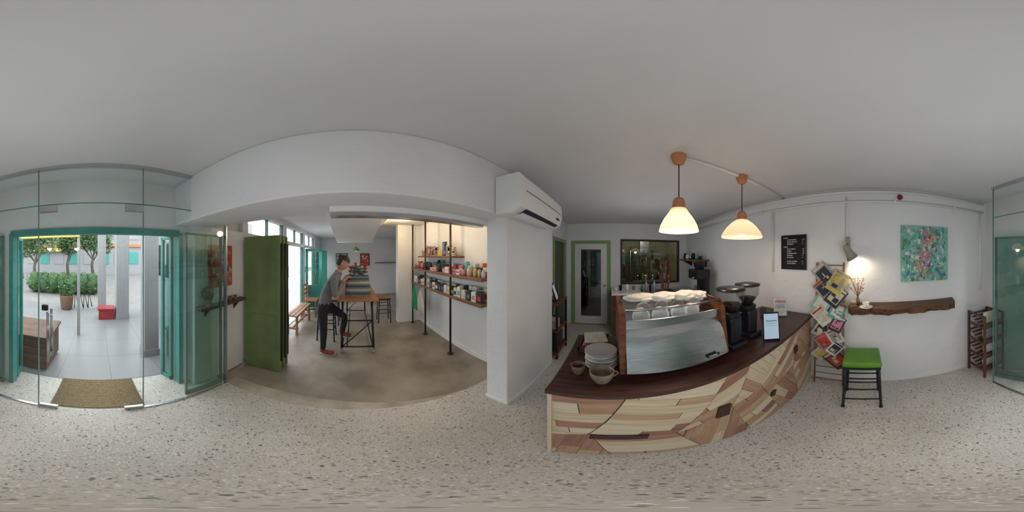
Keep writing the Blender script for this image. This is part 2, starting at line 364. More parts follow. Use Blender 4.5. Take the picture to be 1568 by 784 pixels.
# ================================================================ SIDE ROOM OBJECTS
FRB=mat('black_frame',(.02,.02,.02),.4,var=.1)
b,_=painting('framed_poster',(-6.999,-.74,1.27),(0,1),.45,.46,[DRK,BLU,WHT,CRM],frame=FRB,seed=5,blobs=60,base=WHT,bs=.05,fw=.03); b.done()
b,_=painting('framed_poster',(-6.999,.30,1.27),(0,1),.34,.46,[RED,RED,ORA,WHT],frame=FRB,seed=8,blobs=40,base=RED,bs=.04,fw=.03); b.done()
b=B('wall_ledge'); b.bx(-7.0,-6.85,.9,1.9,1.35,1.38,SHW); b.done()
b=B('pendant_lamp'); LG=mat('lamp_green',(.18,.30,.08),.4,var=.1)
b.lathe((-4.9,.06,1.80),[(.13,0),(.11,.04),(.04,.11),(.02,.13),(.001,.135)],LG); b.tube([(-4.9,.06,1.93),(-4.9,.06,2.02)],.003,BLACK,seg=6); b.lathe((-4.9,.06,1.80),[(.12,.001),(.1,.04)],CERW)
b.tube([(-4.9,.06,2.0),(-4.9,.06,2.4)],.003,BLACK,seg=6); b.lathe((-4.9,.06,2.37),[(.04,.03),(.04,.01),(.001,0)],LG)
b.sph((-4.9,.06,1.83),.03,emis('bulb_warm2',(1,.85,.6),6)); b.done(fixn=False)
TT=.995
b=B('high_table'); TTOP=mat('table_top_wood',(.34,.15,.06),.35,0,0,3,.05,(1.5,12,12),(.20,.08,.035))
b.bx(-4.6,-2.36,-.24,.37,TT-.03,TT,TTOP,bev=.005)
for x in (-2.46,-4.4):
    for y in (-.17,.27):
        yo=-.015 if y<0 else .03
        b.tube([(x,y,TT-.03),(x,y+yo,.09)],.017,BLACK,seg=8)
        b.lathe((x,y+yo-.012,.030),[(.001,0),(.04,0),(.045,.005),(.045,.02),(.04,.025),(.001,.025)],GRY,M=Matrix.Rotation(R(-90),4,'X'),seg=16)
        b.bx(x-.02,x+.02,y+yo-.022,y+yo+.022,.05,.10,STEEL)
    b.tube([(x,-.18,.12),(x,.295,.12)],.014,BLACK,seg=8); b.tube([(x,-.18,.62),(x,.28,.62)],.012,BLACK,seg=8)
    b.tube([(x,-.18,.12),(x,.28,.62)],.010,BLACK,seg=8)
for y in (-.18,.29):
    b.tube([(-2.46,y,.12),(-4.4,y,.12)],.014,BLACK,seg=8); b.tube([(-2.46,y,.93),(-4.4,y,.93)],.012,BLACK,seg=8)
b.tube([(-2.46,-.10,.205),(-4.4,-.10,.205)],.012,BLACK,seg=8)
for x in (-2.46,-4.4): b.tube([(x,-.10,.205),(x,-.10,.12)],.010,BLACK,seg=8)
ob=b.done()
def stool(name,cx,cy,h,w,seatm,legm,flare=.03,rings=((.25,),(.45,)),pad=.05,z0=0):
    b=B(name)
    b.box((cx,cy,h-pad/2),(w,w,pad),seatm,bev=pad*.42,seg=4); b.box((cx,cy,h-pad-.012),(w*.94,w*.94,.024),legm)
    q=w*.42
    for sx in (-1,1):
        for sy in (-1,1):
            b.tube([(cx+sx*q,cy+sy*q,h-pad-.01),(cx+sx*(q+flare),cy+sy*(q+flare),z0+.02)],.0125,legm,seg=8)
            b.tube([(cx+sx*(q+flare),cy+sy*(q+flare),z0+.025),(cx+sx*(q+flare),cy+sy*(q+flare),z0)],.016,BLKP,seg=8)
    for z in rings:
        z=z[0]; k=q+flare*(1-z/h)
        for a in ((-1,-1,1,-1),(1,-1,1,1),(1,1,-1,1),(-1,1,-1,-1)):
            b.tube([(cx+a[0]*k,cy+a[1]*k,z),(cx+a[2]*k,cy+a[3]*k,z)],.009,legm,seg=8)
    return b
SEATG=mat('green_vinyl',(.12,.29,.03),.3,var=.3,scale=4)
b=stool('bar_stool',1.38,.03,.69,.31,SEATG,mat('dark_steel_leg',(.03,.04,.045),.35,.6,var=.1),.015,rings=((.16,),(.32,),(.48,)),pad=.06); b.done()
b=stool('bar_stool',-3.0,-.50,.66,.32,BLKP,BLACK,.02,z0=-.015); b.done()
b=stool('bar_stool',-3.8,-.50,.66,.32,MIDW,BLACK,.02,z0=-.015); b.done()
b=stool('bar_stool',-3.9,.72,.66,.30,MIDW,BLACK,.02,z0=-.015); b.done()
def bench(x0,x1,y0,y1,h):
    b=B('wooden_bench'); 
    for i in range(3):
        w=(y1-y0)/3; b.bx(x0,x1,y0+i*w+.005,y0+(i+1)*w-.005,h-.03,h,MIDW,bev=.004)
    for x in (x0+.06,x1-.06):
        for y in (y0+.03,y1-.03): b.bx(x-.02,x+.02,y-.02,y+.02,-.015,h-.03,MIDW)
        b.bx(x-.015,x+.015,y0,y1,.12,.16,MIDW)
    b.bx(x0+.05,x1-.05,(y0+y1)/2-.015,(y0+y1)/2+.015,.12,.16,MIDW)
    b.done()
bench(-3.9,-2.9,-1.3,-1.05,.45); bench(-5.6,-5.0,-1.3,-1.0,.42)
b=B('wooden_chair')
for x in (-4.1,-4.45):
    for y in (-1.3,-.98): b.bx(x-.018,x+.018,y-.018,y+.018,-.015,.45 if y>-1.2 else .9,MIDW)
b.bx(-4.47,-4.08,-1.32,-.95,.44,.47,MIDW,bev=.006)
for z in (.6,.72,.84): b.bx(-4.45,-4.1,-1.31,-1.295,z,z+.05,MIDW)
b.done()
STR1=flat('stripe_grey',(.15,.155,.14)); STR2=flat('stripe_teal',(.03,.07,.10)); STR3=flat('stripe_pale',(.36,.35,.30))
b=B('striped_tote_bag')
n=11; BH=.33
for i in range(n):
    z0=TT+i*BH/n; m=[STR1,STR2,STR1,STR3][i%4]; k0=1-.14*(i/n); k1=1-.14*((i+1)/n)
    prof=lambda k:[(-2.70+k*.12*math.copysign(abs(math.cos(t))**.4,math.cos(t)),.06+k*.215*math.copysign(abs(math.sin(t))**.4,math.sin(t))) for t in [2*math.pi*j/24 for j in range(24)]]
    a=prof(k0); c=prof(k1)
    b.add([(p[0],p[1],z0) for p in a]+[(p[0],p[1],z0+BH/n) for p in c],[[j,(j+1)%24,24+(j+1)%24,24+j] for j in range(24)],m,True)
b.add([(p[0],p[1],TT+BH-.02) for p in c],[list(range(24))],STR2)
for x in (-2.79,-2.61): b.tube([(x,-.02+.20*t/8,TT+BH-.01+.10*math.sin(math.pi*t/8)) for t in range(9)],.008,STR2,seg=6)
b.done(fixn=False)
b=B('flower_bouquet'); b.lathe((-3.0,-.03,TT),[(.035,0),(.045,.1),(.03,.2),(.035,.22)],GLASSD,seg=16)
rn=random.Random(4); FR=flat('petal_red',(.36,.04,.05)); FP=flat('petal_pink',(.5,.2,.18))
for k in range(24):
    x=-3.0+rn.uniform(-.09,.09); y=.08+rn.uniform(-.16,.16); z=TT+.36+rn.uniform(0,.16)
    b.tube([(-3.0,-.03,TT+.05),(x,y,z)],.003,LEAF,seg=5); b.sph((x,y,z),(.024,.024,.018),rn.choice([FR,FR,FP]),nz=.5,ns=4)
foliage(b,(-3.0,0.06,TT+.38),(.10,.16,.10),160,LEAF,.028,9); b.done(fixn=False)
# ================================================================ SHELF UNIT
b=B('retail_shelf_unit')
POLE=mat('pipe_dark',(.06,.045,.04),.45,.6,var=.2)
for x in (-2.02,-2.9,-3.6):
    b.tube([(x,1.36,-.015),(x,1.36,2.4)],.017,POLE); b.lathe((x,1.36,-.015),[(.05,0),(.05,.01),(.02,.015),(.02,.03)],POLE,seg=16)
    for z in (1.05,1.37): b.tube([(x,1.36,z-.03),(x,1.6,z-.03)],.012,POLE,seg=8)
b.bx(-3.65,-1.35,1.34,1.6,1.015,1.055,SHW,bev=.004); b.bx(-3.65,-1.35,1.34,1.6,1.34,1.38,SHW,bev=.004); b.bx(-3.3,-1.98,1.36,1.6,1.62,1.65,SHW,bev=.004)
b.done()
PK=[RED,WHT,CRM,PNK,TUR,DRK,YEL,WHT,CRM,BLU]
b=B('packaged_goods'); rn=random.Random(12)
def pouch(b,x,y,z,w,h,m,lab):
    b.prism([(x-w/2,z),(x+w/2,z),(x+w*.48,z+h*.8),(x+w*.42,z+h),(x-w*.42,z+h),(x-w*.48,z+h*.8)],y-.025,y+.025,m,axis='y')
    b.bx(x-w*.3,x+w*.3,y-.028,y-.025,z+h*.2,z+h*.6,lab)
for yy,hs in ((1.50,1.15),(1.40,1.0)):
    x=-3.55
    while x<-1.42:
        w=rn.uniform(.06,.10); pouch(b,x+w/2,yy,1.0555,w,rn.uniform(.11,.16)*hs,rn.choice([WHT,CRM,WHT,DRK]),rn.choice(PK)); x+=w+rn.uniform(.004,.03)
for yy in (1.52,1.42):
    x=-3.55
    while x<-1.42:
        w=rn.uniform(.05,.13); h=rn.uniform(.06,.15)*(1.2 if yy>1.5 else .8)
        t=rn.random()
        if t<.5: b.bx(x,x+w,yy-.04,yy+.04,1.3805,1.38+h,rn.choice([RED,WHT,WHT,CRM,PNK,DRK]),bev=.003); b.bx(x+.01,x+w-.01,yy-.042,yy-.041,1.38+h*.4,1.38+h*.7,rn.choice([WHT,CRM,RED]))
        else:
            r_=min(w*.4,.04); b.lathe((x+w/2,yy,1.3805),[(.001,0),(r_,0),(r_,h),(r_*.7,h+.01),(r_*.7,h+.03),(.001,h+.03)],rn.choice(PK),seg=16)
        x+=w+.012
x=-3.25
while x<-2.1:
    w=rn.uniform(.07,.18); h=rn.uniform(.10,.26); b.bx(x,x+w,1.44,1.47,1.6505,1.65+h,rn.choice([CRM,YEL,DRK,ORA,GRY]),bev=.002); b.bx(x+.015,x+w-.015,1.438,1.4395,1.67,1.63+h,rn.choice([DRK,BLU,YEL,RED])); 
    for k in range(4): b.bx(x+.015+rn.random()*(w-.05),x+.03+rn.random()*.02+w*.5,1.436,1.4375,1.68+h*.6*rn.random(),1.69+h*.7*rn.random(),rn.choice([CRM,DRK,ORA,WHT]))
    x+=w+.01
b.done()
def drape(b,x0,x1,z0,z1,y,m,folds=5,amp=.02):
    nx,nz=20,10; vs=[];fs=[]
    for j in range(nz+1):
        for i in range(nx+1):
            u=i/nx; v=j/nz; wd=.35+.65*min(1,v*1.6)
            xm=(x0+x1)/2; vs.append((xm+(u-.5)*(x1-x0)*wd,y+amp*math.sin(u*folds*6.28+v)*(.4+v*.6),z1+(z0-z1)*v+.02*math.sin(u*3)))
    for j in range(nz):
        for i in range(nx): a=j*(nx+1)+i; fs.append([a,a+1,a+nx+2,a+nx+1])
    b.add(vs,fs,m,True)
b=B('hanging_apron'); drape(b,-3.5,-3.2,.45,1.0,1.30,flat('apron_green',(.02,.28,.12))); b.tube([(-3.35,1.30,.98),(-3.35,1.338,1.01)],.004,BLACK,seg=6); b.done(fixn=False)
b=B('hanging_tote_bag'); drape(b,-3.14,-2.80,.52,.95,1.28,CRM,3,.015); b.tube([(-3.06,1.28,.93),(-3.0,1.3,1.0),(-2.92,1.28,.93)],.005,CRM,seg=6); b.tube([(-3.0,1.3,1.0),(-3.0,1.338,1.02)],.004,BLACK,seg=6); b.done(fixn=False)
# ================================================================ PERSON
SKIN=mat('skin',(.40,.22,.14),.5,var=.1,scale=20); SHIRT=mat('shirt_grey',(.17,.17,.175),.9,var=.25,scale=25); TROU=mat('trousers_black',(.018,.018,.022),.85,var=.2); SHOE=mat('shoe_red',(.25,.05,.04),.6,var=.2); HAIR=mat('hair_dark',(.03,.018,.012),.6,var=.3,scale=60)
def person():
    X0=-2.50
    J={
    'pelvis':(0,-.49,.88,.135,.11),'waist':(0,-.45,1.01,.12,.095),'chest':(0,-.36,1.18,.15,.11),'uch':(0,-.29,1.31,.13,.09),'neck':(0,-.235,1.40,.05,.052),'hd':(0,-.20,1.46,.048,.05),
    'hipN':(.09,-.48,.84,.092,.092),'kneN':(.10,-.45,.47,.062,.062),'ankN':(.10,-.46,.09,.044,.044),'heelN':(.10,-.48,.035,.042,.040),'toeN':(.11,-.28,.024,.042,.034),
    'hipF':(-.09,-.44,.84,.09,.09),'kneF':(-.13,-.14,.62,.062,.062),'ankF':(-.14,-.20,.29,.044,.044),'toeF':(-.14,-.04,.258,.040,.034),
    'shN':(.17,-.28,1.30,.062,.062),'elN':(.20,-.27,1.05,.043,.043),'wrN':(.02,-.16,1.27,.029,.026),
    'shF':(-.17,-.27,1.30,.062,.062),'elF':(-.26,-.26,1.06,.043,.043),'wrF':(-.32,-.14,1.29,.029,.026)}
    E=[('pelvis','waist','S'),('waist','chest','S'),('chest','uch','S'),('uch','neck','S'),('neck','hd','K'),
       ('pelvis','hipN','T'),('hipN','kneN','T'),('kneN','ankN','T'),('ankN','heelN','O'),('heelN','toeN','O'),
       ('pelvis','hipF','T'),('hipF','kneF','T'),('kneF','ankF','T'),('ankF','toeF','O'),
       ('uch','shN','S'),('shN','elN','S'),('elN','wrN','A'),('uch','shF','S'),('shF','elF','S'),('elF','wrF','A')]
    names=list(J); co={k:Vector((X0+v[0],v[1],v[2])) for k,v in J.items()}
    me=bpy.data.meshes.new('sk'); me.from_pydata([co[k] for k in names],[(names.index(a),names.index(c)) for a,c,_ in E],[])
    ob=bpy.data.objects.new('sk',me); S.collection.objects.link(ob)
    sk=ob.modifiers.new('s','SKIN'); sk.use_smooth_shade=True
    for i,k in enumerate(names):
        d=me.skin_vertices[0].data[i]; d.radius=(J[k][3],J[k][4]); d.use_root=(k=='pelvis')
    ss=ob.modifiers.new('ss','SUBSURF'); ss.levels=2; ss.render_levels=2
    bpy.context.view_layer.update()
    dg=bpy.context.evaluated_depsgraph_get(); em=bpy.data.meshes.new_from_object(ob.evaluated_get(dg))
    b=B('person'); o=0
    ML={'S':SHIRT,'K':SKIN,'T':TROU,'O':SHOE,'A':SHIRT}
    vs=[v.co.copy() for v in em.vertices]
    groups={}
    for p in em.polygons:
        c=Vector(p.center); best=None
        for a,c2,t in E:
            A=co[a];D=co[c2]-A; u=max(0,min(1,(c-A).dot(D)/D.length_squared)); q=(c-(A+D*u)).length/ (J[a][3]*(1-u)+J[c2][3]*u)
            if best is None or q<best[0]: best=(q,t,u)
        t=best[1]
        if t=='S' and c.z<.88: t='T'
        if t=='T' and c.z>.91: t='S'
        if t=='A' and best[2]>.9: t='K'
        groups.setdefault(t,[]).append(list(p.vertices))
    base=len(b.v); b.v+=vs
    for t,fs in groups.items():
        i=b.mi(ML[t])
        for f in fs: b.f.append([a+base for a in f]); b.fm.append(i); b.fs.append(True); b.uv.append(None)
    bpy.data.objects.remove(ob)
    M=Matrix.Translation((X0,-.165,1.545))@Matrix.Rotation(R(-30),4,'X')
    bm=bmesh.new(); bmesh.ops.create_uvsphere(bm,u_segments=32,v_segments=24,radius=1)
    for v in bm.verts:
        x,y,z=v.co; w=.074*(1-.22*max(0,-z)**1.5); 
        yy=y*.092+ (.012*max(0,-z) if y>0 else .0) - (.02*max(0,-z) if y<0 else 0)
        zz=z*.112
        if y>.6: yy-= .006*math.exp(-((z-.1)/.18)**2)*(1 if abs(x)>.15 else .2)
        v.co=Vector((x*w,yy,zz))
    b.bmadd(bm,SKIN,True,M)
    b.add([(-.014,.088,-.022),(.014,.088,-.022),(0,.116,-.018),(-.006,.088,.022),(.006,.088,.022),(0,.094,.022)],[[0,2,1],[0,3,5,2],[1,2,5,4]],SKIN,True,M)
    EYW=mat('eye_white',(.7,.7,.68),.3,var=.05)
    for sx in (-1,1):
        b.sph((sx*.030,.080,.012),(.013,.010,.008),EYW,M=M); b.sph((sx*.030,.088,.012),(.006,.004,.006),BLKP,sub=1,M=M)
        b.box((sx*.03,.089,.03),(.028,.006,.006),HAIR,M=M); b.sph((sx*.074,-.005,-.002),(.010,.020,.030),SKIN,M=M)
    b.sph((0,.088,-.048),(.022,.007,.006),mat('lips',(.35,.12,.10),.5,var=.1),M=M)
    bm=bmesh.new(); bmesh.ops.create_uvsphere(bm,u_segments=32,v_segments=24,radius=1)
    kill=[f for f in bm.faces if not ((f.calc_center_median().z>.42) or (f.calc_center_median().y<-.12 and f.calc_center_median().z>-.55))]
    bmesh.ops.delete(bm,geom=kill,context='FACES')
    for v in bm.verts: 
        k=1+.06*noise.noise(v.co*5); v.co=Vector((v.co.x*.083*k,v.co.y*.103*k-.003,v.co.z*.124*k))
    b.bmadd(bm,HAIR,True,M)
    b.sph((0,-.085,.06),(.04,.04,.04),HAIR,M=M,nz=.2)
    def hand(w,dirv,side):
        y=Vector(dirv).normalized(); z=Vector((0,0,1)); x=y.cross(z).normalized(); z=x.cross(y)
        M=Matrix(((x.x,y.x,z.x,w.x),(x.y,y.y,z.y,w.y),(x.z,y.z,z.z,w.z),(0,0,0,1)))
        b.sph((0,.045,0),(.040,.055,.015),SKIN,M=M)
        b.tube([(0,-.02,0),(0,.03,0)],[.026,.024],SKIN,M=M)
        for i,(fx,L) in enumerate(((-.030,.066),(-.010,.078),(.010,.073),(.029,.058))):
            b.tube([(fx*.8,.07,0),(fx,.09,.002),(fx*1.1,.09+L*.45,-.008),(fx*1.1,.09+L*.75,-.028),(fx*1.05,.09+L*.85,-.045)],[.009,.0095,.0088,.008,.006],SKIN,M=M,seg=8)
        b.tube([(side*.028,.02,-.004),(side*.050,.045,-.015),(side*.052,.072,-.028),(side*.045,.092,-.038)],[.012,.011,.010,.007],SKIN,M=M,seg=8)
    hand(co['wrN'],(-.55,.6,.45),-1); hand(co['wrF'],(.1,.75,.45),1)
    b.lathe((X0,-.235,1.395),[(.062,-.01),(.06,.015),(.052,.02)],SHIRT,M=Matrix.Rotation(R(-30),4,'X'))
    SOLE=mat('shoe_sole',(.35,.30,.26),.6,var=.1)
    b.box((X0+.105,-.385,-.008),(.062,.25,.012),SOLE,bev=.005); b.box((X0-.14,-.125,.223),(.058,.20,.012),SOLE,bev=.005,rot=(4,0,0))
    return b.done(fixn=False)
person()
# ================================================================ AIR CONDITIONER
AC=mat('ac_plastic',(.78,.775,.75),.35,var=.03)
b=B('air_conditioner')
prof=[(-.76,1.96),(-.62,1.945),(-.545,1.98),(-.52,2.06),(-.525,2.2),(-.56,2.25),(-.76,2.26)]
n=len(prof)
b.prism(prof,.90,1.70,AC,axis='y')
for y in (.905,1.695): b.prism([(p[0]*.985-.004,p[1]) for p in prof],y-.012,y+.012,AC,axis='y')
b.box((-.583,1.3,1.960),(.085,.66,.012),DRK,rot=(0,-25,0)); 
for k in range(3): b.box((-.575-.014*k,1.3,1.951),(.004,.66,.014),AC,rot=(0,-25,0))
b.box((-.60,1.3,1.94),(.07,.70,.005),AC,rot=(0,-8,0))
b.bx(-.523,-.518,.93,1.67,2.10,2.103,DRK)
b.bx(-.524,-.519,1.55,1.62,2.02,2.04,DRK)
b.done()
# ================================================================ BACK WALL
b=B('door_7')
for x0,x1 in ((-.88,-.80),(-.06,.02)): b.bx(x0,x1,3.66,3.72,0,1.93,LIME,bev=.003)
b.bx(-.88,.02,3.66,3.72,1.93,2.0,LIME,bev=.003)
for a in ((-.80,-.66,.02,1.93),(-.20,-.06,.02,1.93),(-.66,-.20,.02,.22),(-.66,-.20,1.80,1.93)): b.bx(a[0],a[1],3.68,3.715,a[2],a[3],WALL)
b.bx(-.66,-.20,3.692,3.70,.22,1.80,GLASSD)
b.sph((-.12,3.655,.98),.028,STEEL); b.tube([(-.12,3.655,.98),(-.12,3.69,.98)],.01,STEEL)
b.done()
b=B('window_3'); WF=mat('window_frame_dark',(.06,.04,.03),.5,var=.2)
for a in ((.24,.28,1.0,2.03),(1.62,1.66,1.0,2.03),(.28,1.62,1.0,1.04),(.28,1.62,1.99,2.03)): b.bx(a[0],a[1],3.66,3.74,a[2],a[3],WF)
b.bx(.28,1.62,3.70,3.706,1.04,1.99,GLASSD)
b.done()
b=B('door_8')
for a in ((2.68,2.76),(3.42,3.50)): b.bx(-1.08,-.965,a[0],a[1],0,1.93,LIME)
b.bx(-1.08,-.965,2.68,3.5,1.93,2.0,LIME); b.bx(-1.05,-1.0,2.76,3.42,.02,1.93,mat('panel_dark',(.10,.10,.09),.4,var=.2)); b.bx(-1.0,-.985,3.0,3.05,.9,1.1,STEEL)
b.done()
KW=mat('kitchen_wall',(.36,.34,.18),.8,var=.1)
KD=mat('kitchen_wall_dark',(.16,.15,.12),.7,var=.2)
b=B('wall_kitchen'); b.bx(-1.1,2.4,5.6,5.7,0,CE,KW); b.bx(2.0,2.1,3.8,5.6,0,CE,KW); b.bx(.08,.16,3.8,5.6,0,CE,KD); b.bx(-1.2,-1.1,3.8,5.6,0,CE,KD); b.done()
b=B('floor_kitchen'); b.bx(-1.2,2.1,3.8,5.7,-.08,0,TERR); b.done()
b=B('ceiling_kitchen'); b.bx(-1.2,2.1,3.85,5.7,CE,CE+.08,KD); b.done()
b=B('range_hood'); b.prism([(5.58,2.0),(4.9,1.75),(4.9,1.68),(5.58,1.68)],.7,1.6,BRUSH,axis='x'); b.bx(1.0,1.3,5.3,5.58,1.9,CE,BRUSH); b.done()
b=B('kitchen_shelf')
for z in (.9,1.35,1.65): b.bx(.18,.55,4.2,5.5,z,z+.025,STEEL)
for x,y in ((.19,4.2),(.53,4.2),(.19,5.48),(.53,5.48)): b.tube([(x,y,0),(x,y,1.8)],.012,STEEL)
for k in range(12):
    y=4.3+.1*k
    for z in (1.375,1.675,.925): b.lathe((.36,y,z),[(.001,0),(.04,0),(.04,.1+.02*(k%3)),(.001,.11+.02*(k%3))],PK[(k*3+int(z*10))%10],seg=12)
b.done()
b=B('kitchen_counter'); b.bx(.7,1.98,4.95,5.58,.86,.9,BRUSH); b.bx(.72,1.96,5.0,5.56,0,.86,STEEL)
for x in (.9,1.15,1.4): b.lathe((x,5.2,.9),[(.001,0),(.09,0),(.10,.14),(.09,.14),(.001,.13)],STEEL,seg=20)
for k in range(9): b.lathe((.8+.12*k,5.05,.9),[(.001,0),(.03,0),(.03,.12+.03*(k%3)),(.012,.17),(.012,.2),(.001,.2)],[GRN,DRK,YEL,WHT,RED][k%5],seg=12)
b.done()
b=B('kitchen_ceiling_light'); b.bx(.5,1.5,4.4,4.5,2.35,2.4,emis('fluoro',(1,.95,.82),7)); b.done()
b=B('passage_ceiling_light'); b.lathe((-.45,4.6,2.34),[(.001,0),(.1,.01),(.12,.06)],emis('fluoro2',(1,.93,.8),4)); b.done(fixn=False)
b=B('storage_rack')
for z in (.3,.8,1.3,1.75): b.bx(-.85,-.1,5.1,5.5,z,z+.03,SHELFW)
for x in (-.84,-.11): b.bx(x-.015,x+.015,5.1,5.13,0,1.8,BLACK); b.bx(x-.015,x+.015,5.47,5.5,0,1.8,BLACK)
for k in range(6):
    for z in (.33,.83,1.33): b.bx(-.82+.12*k,-.73+.12*k,5.2,5.35,z,z+.15+.05*((k*7+int(z*3))%3),PK[(k+int(z*5))%10])
b.done()
b=B('back_counter'); b.bx(.03,.62,3.05,3.655,.89,.93,CERW,bev=.006); b.bx(.05,.60,3.08,3.655,0,.89,REDW)
b.bx(.30,.31,3.07,3.08,.05,.85,DARKW); b.bx(.62,1.82,3.10,3.655,.85,.89,BRUSH); b.bx(.64,1.80,3.14,3.655,0,.85,DARKW); b.done()
b=B('paper_cup_stack')
for k,(x,y) in enumerate(((.12,3.3),(.22,3.35),(.35,3.28),(.5,3.4))):
    h=.08+.03*(k%3); b.lathe((x,y,.93),[(.001,0),(.027,0),(.038,h),(.034,h),(.001,h-.01)],[CERW,BLACK,CERW,MIDW][k],seg=16)
b.done()
b=B('bottle_group')
for k in range(7):
    x=.70+.04*(k%2)+.045*k; h=.14+.03*((k*3)%4); b.lathe((x,3.5-.05*(k%2),.891),[(.001,0),(.024,0),(.026,h*.7),(.010,h*.85),(.010,h),(.001,h)],[GRN,CRM,REDP,BLKP,GLASSD,WHT,MIDW][k],seg=14)
b.done()
b=B('kitchen_faucet'); b.lathe((1.15,3.5,.891),[(.001,0),(.03,0),(.03,.02),(.015,.03)],STEEL); b.tube([(1.15,3.5,.91)]+[(1.15,3.5-.08*(1-math.cos(t*math.pi/8)),1.15+.08*math.sin(t*math.pi/8)) for t in range(9)]+[(1.15,3.34,1.08)],.012,STEEL); b.tube([(1.15,3.5,.95),(1.22,3.48,.99)],.007,STEEL); b.done()
b=B('sink_basin'); b.bx(1.0,1.35,3.15,3.45,.891,.90,STEEL); b.bx(1.02,1.33,3.17,3.43,.895,.903,DRK); b.done()
b=B('coffee_gear_shelf'); b.bx(1.5,RX(3),2.6,3.4,1.55,1.58,SHW)
for y in (2.7,3.3): b.prism([(RX(3)-.02,1.55),(1.58,1.55),(RX(3)-.02,1.42)],y-.008,y+.008,BLACK,axis='y')
b.done()
b=B('coffee_gear')
for k,y in enumerate((2.68,2.8,2.95,3.08,3.22,3.32)):
    h=.06+.03*(k%3); b.lathe((1.66,y,1.58),[(.001,0),(.035,0),(.045,h*.5),(.03,h),(.035,h+.01),(.001,h+.012)],[BLACK,TUR,BLACK,STEEL,CERW,BLACK][k],seg=16)
b.done()
b=B('batch_coffee_brewer'); c=(1.50,2.45)
b.bx(c[0]-.2,c[0]+.2,c[1]-.25,c[1]+.25,0,.9,DARKW,bev=.01)
b.bx(c[0]-.13,c[0]+.13,c[1]-.16,c[1]+.16,.9,.96,BLKP,bev=.01); b.bx(c[0]+.02,c[0]+.13,c[1]-.13,c[1]+.13,.96,1.36,BLKP,bev=.015)
b.bx(c[0]-.14,c[0]+.13,c[1]-.16,c[1]+.16,1.25,1.42,BLKP,bev=.02); b.lathe((c[0]-.05,c[1],.965),[(.001,0),(.06,0),(.075,.08),(.05,.15),(.055,.17)],GLASSD)
b.lathe((c[0],c[1],1.42),[(.08,0),(.11,.1),(.11,.13),(.001,.14)],BLACK); b.tube([(c[0]-.14,c[1]-.1,1.3),(c[0]-.2,c[1]-.1,1.28)],.012,STEEL); b.done()
b=B('dried_flower_vase'); VB=mat('vase_brown',(.20,.07,.04),.4,var=.3)
b.lathe((.98,2.75,.0),[(.001,0),(.10,0),(.12,.3),(.09,.62),(.05,.72),(.06,.78),(.05,.78)],VB)
rn=random.Random(5)
for k in range(18):
    x=.98+rn.uniform(-.12,.12); y=2.75+rn.uniform(-.1,.1); z=1.2+rn.uniform(0,.42)
    b.tube([(.98,2.75,.7),(.98+(x-.98)*.4,2.75+(y-2.75)*.4,1.05),(x,y,z)],.005,REDW,seg=5); b.sph((x,y,z),(.02,.02,.045),VB,sub=1,nz=.3)
b.done(fixn=False)
b=B('console_shelf'); 
b.bx(-.975,-.70,2.12,2.62,.93,.96,REDW,bev=.004); b.bx(-.975,-.70,2.12,2.62,.50,.53,REDW,bev=.004); b.bx(-.975,-.70,2.12,2.62,.10,.13,REDW)
for x in (-.96,-.72):
    for y in (2.14,2.60): b.bx(x-.015,x+.015,y-.015,y+.015,0,.93,BLACK)
b.done()
b=B('tablet_stand'); b.box((-.82,2.32,1.10),(.02,.20,.26),BLKP,rot=(0,-18,12),bev=.006); b.box((-.809,2.318,1.10),(.004,.17,.22),emis('screen_dim',(.35,.42,.5),.4),rot=(0,-18,12)); b.bx(-.90,-.78,2.27,2.37,.96,.975,BLKP)
b.done()
b=B('storage_box')
b.bx(-.95,-.745,2.17,2.34,.5305,.68,CRM,bev=.004); b.bx(-.95,-.745,2.38,2.57,.5305,.62,DRK,bev=.004); b.done()
b=B('storage_box'); b.bx(-.94,-.745,2.18,2.5,.1305,.40,DRK,bev=.004); b.done()
# ================================================================ BAR COUNTER
PW=[]
for i,(c1,c2) in enumerate([((.54,.37,.23),(.38,.24,.13)),((.66,.53,.37),(.50,.37,.23)),((.42,.23,.16),(.29,.14,.09)),((.50,.32,.20),(.33,.18,.10)),((.70,.59,.44),(.54,.43,.29)),((.35,.18,.13),(.23,.10,.065)),((.07,.028,.024),(.035,.015,.012))]):
    PW.append(woodmat('plank_wood_%d'%i,c1,c2,sc=2.0+i*.2))
def clip(poly,A,Bp):
    out=[]; n=len(poly)
    def side(p): return (Bp[0]-A[0])*(p[1]-A[1])-(Bp[1]-A[1])*(p[0]-A[0])
    for i in range(n):
        p=poly[i];q=poly[(i+1)%n]; sp=side(p); sq=side(q)
        if sp>=0: out.append(p)
        if sp*sq<0:
            t=sp/(sp-sq); out.append((p[0]+t*(q[0]-p[0]),p[1]+t*(q[1]-p[1])))
    return out
def shrink(poly,g):
    cx=sum(p[0] for p in poly)/len(poly); cy=sum(p[1] for p in poly)/len(poly); o=[]
    for p in poly:
        d=math.hypot(p[0]-cx,p[1]-cy); k=max(0,1-g/d) if d>1e-6 else 1; o.append((cx+(p[0]-cx)*k,cy+(p[1]-cy)*k))
    return o
CX0,CX1,CY0,CY1,CH=-.235,RX(.6)-.012,.60,1.28,.97
b=B('bar_counter')
b.bx(CX0+.02,CX1-.02,CY0+.02,CY1-.03,.0,CH-.035,DARKW)
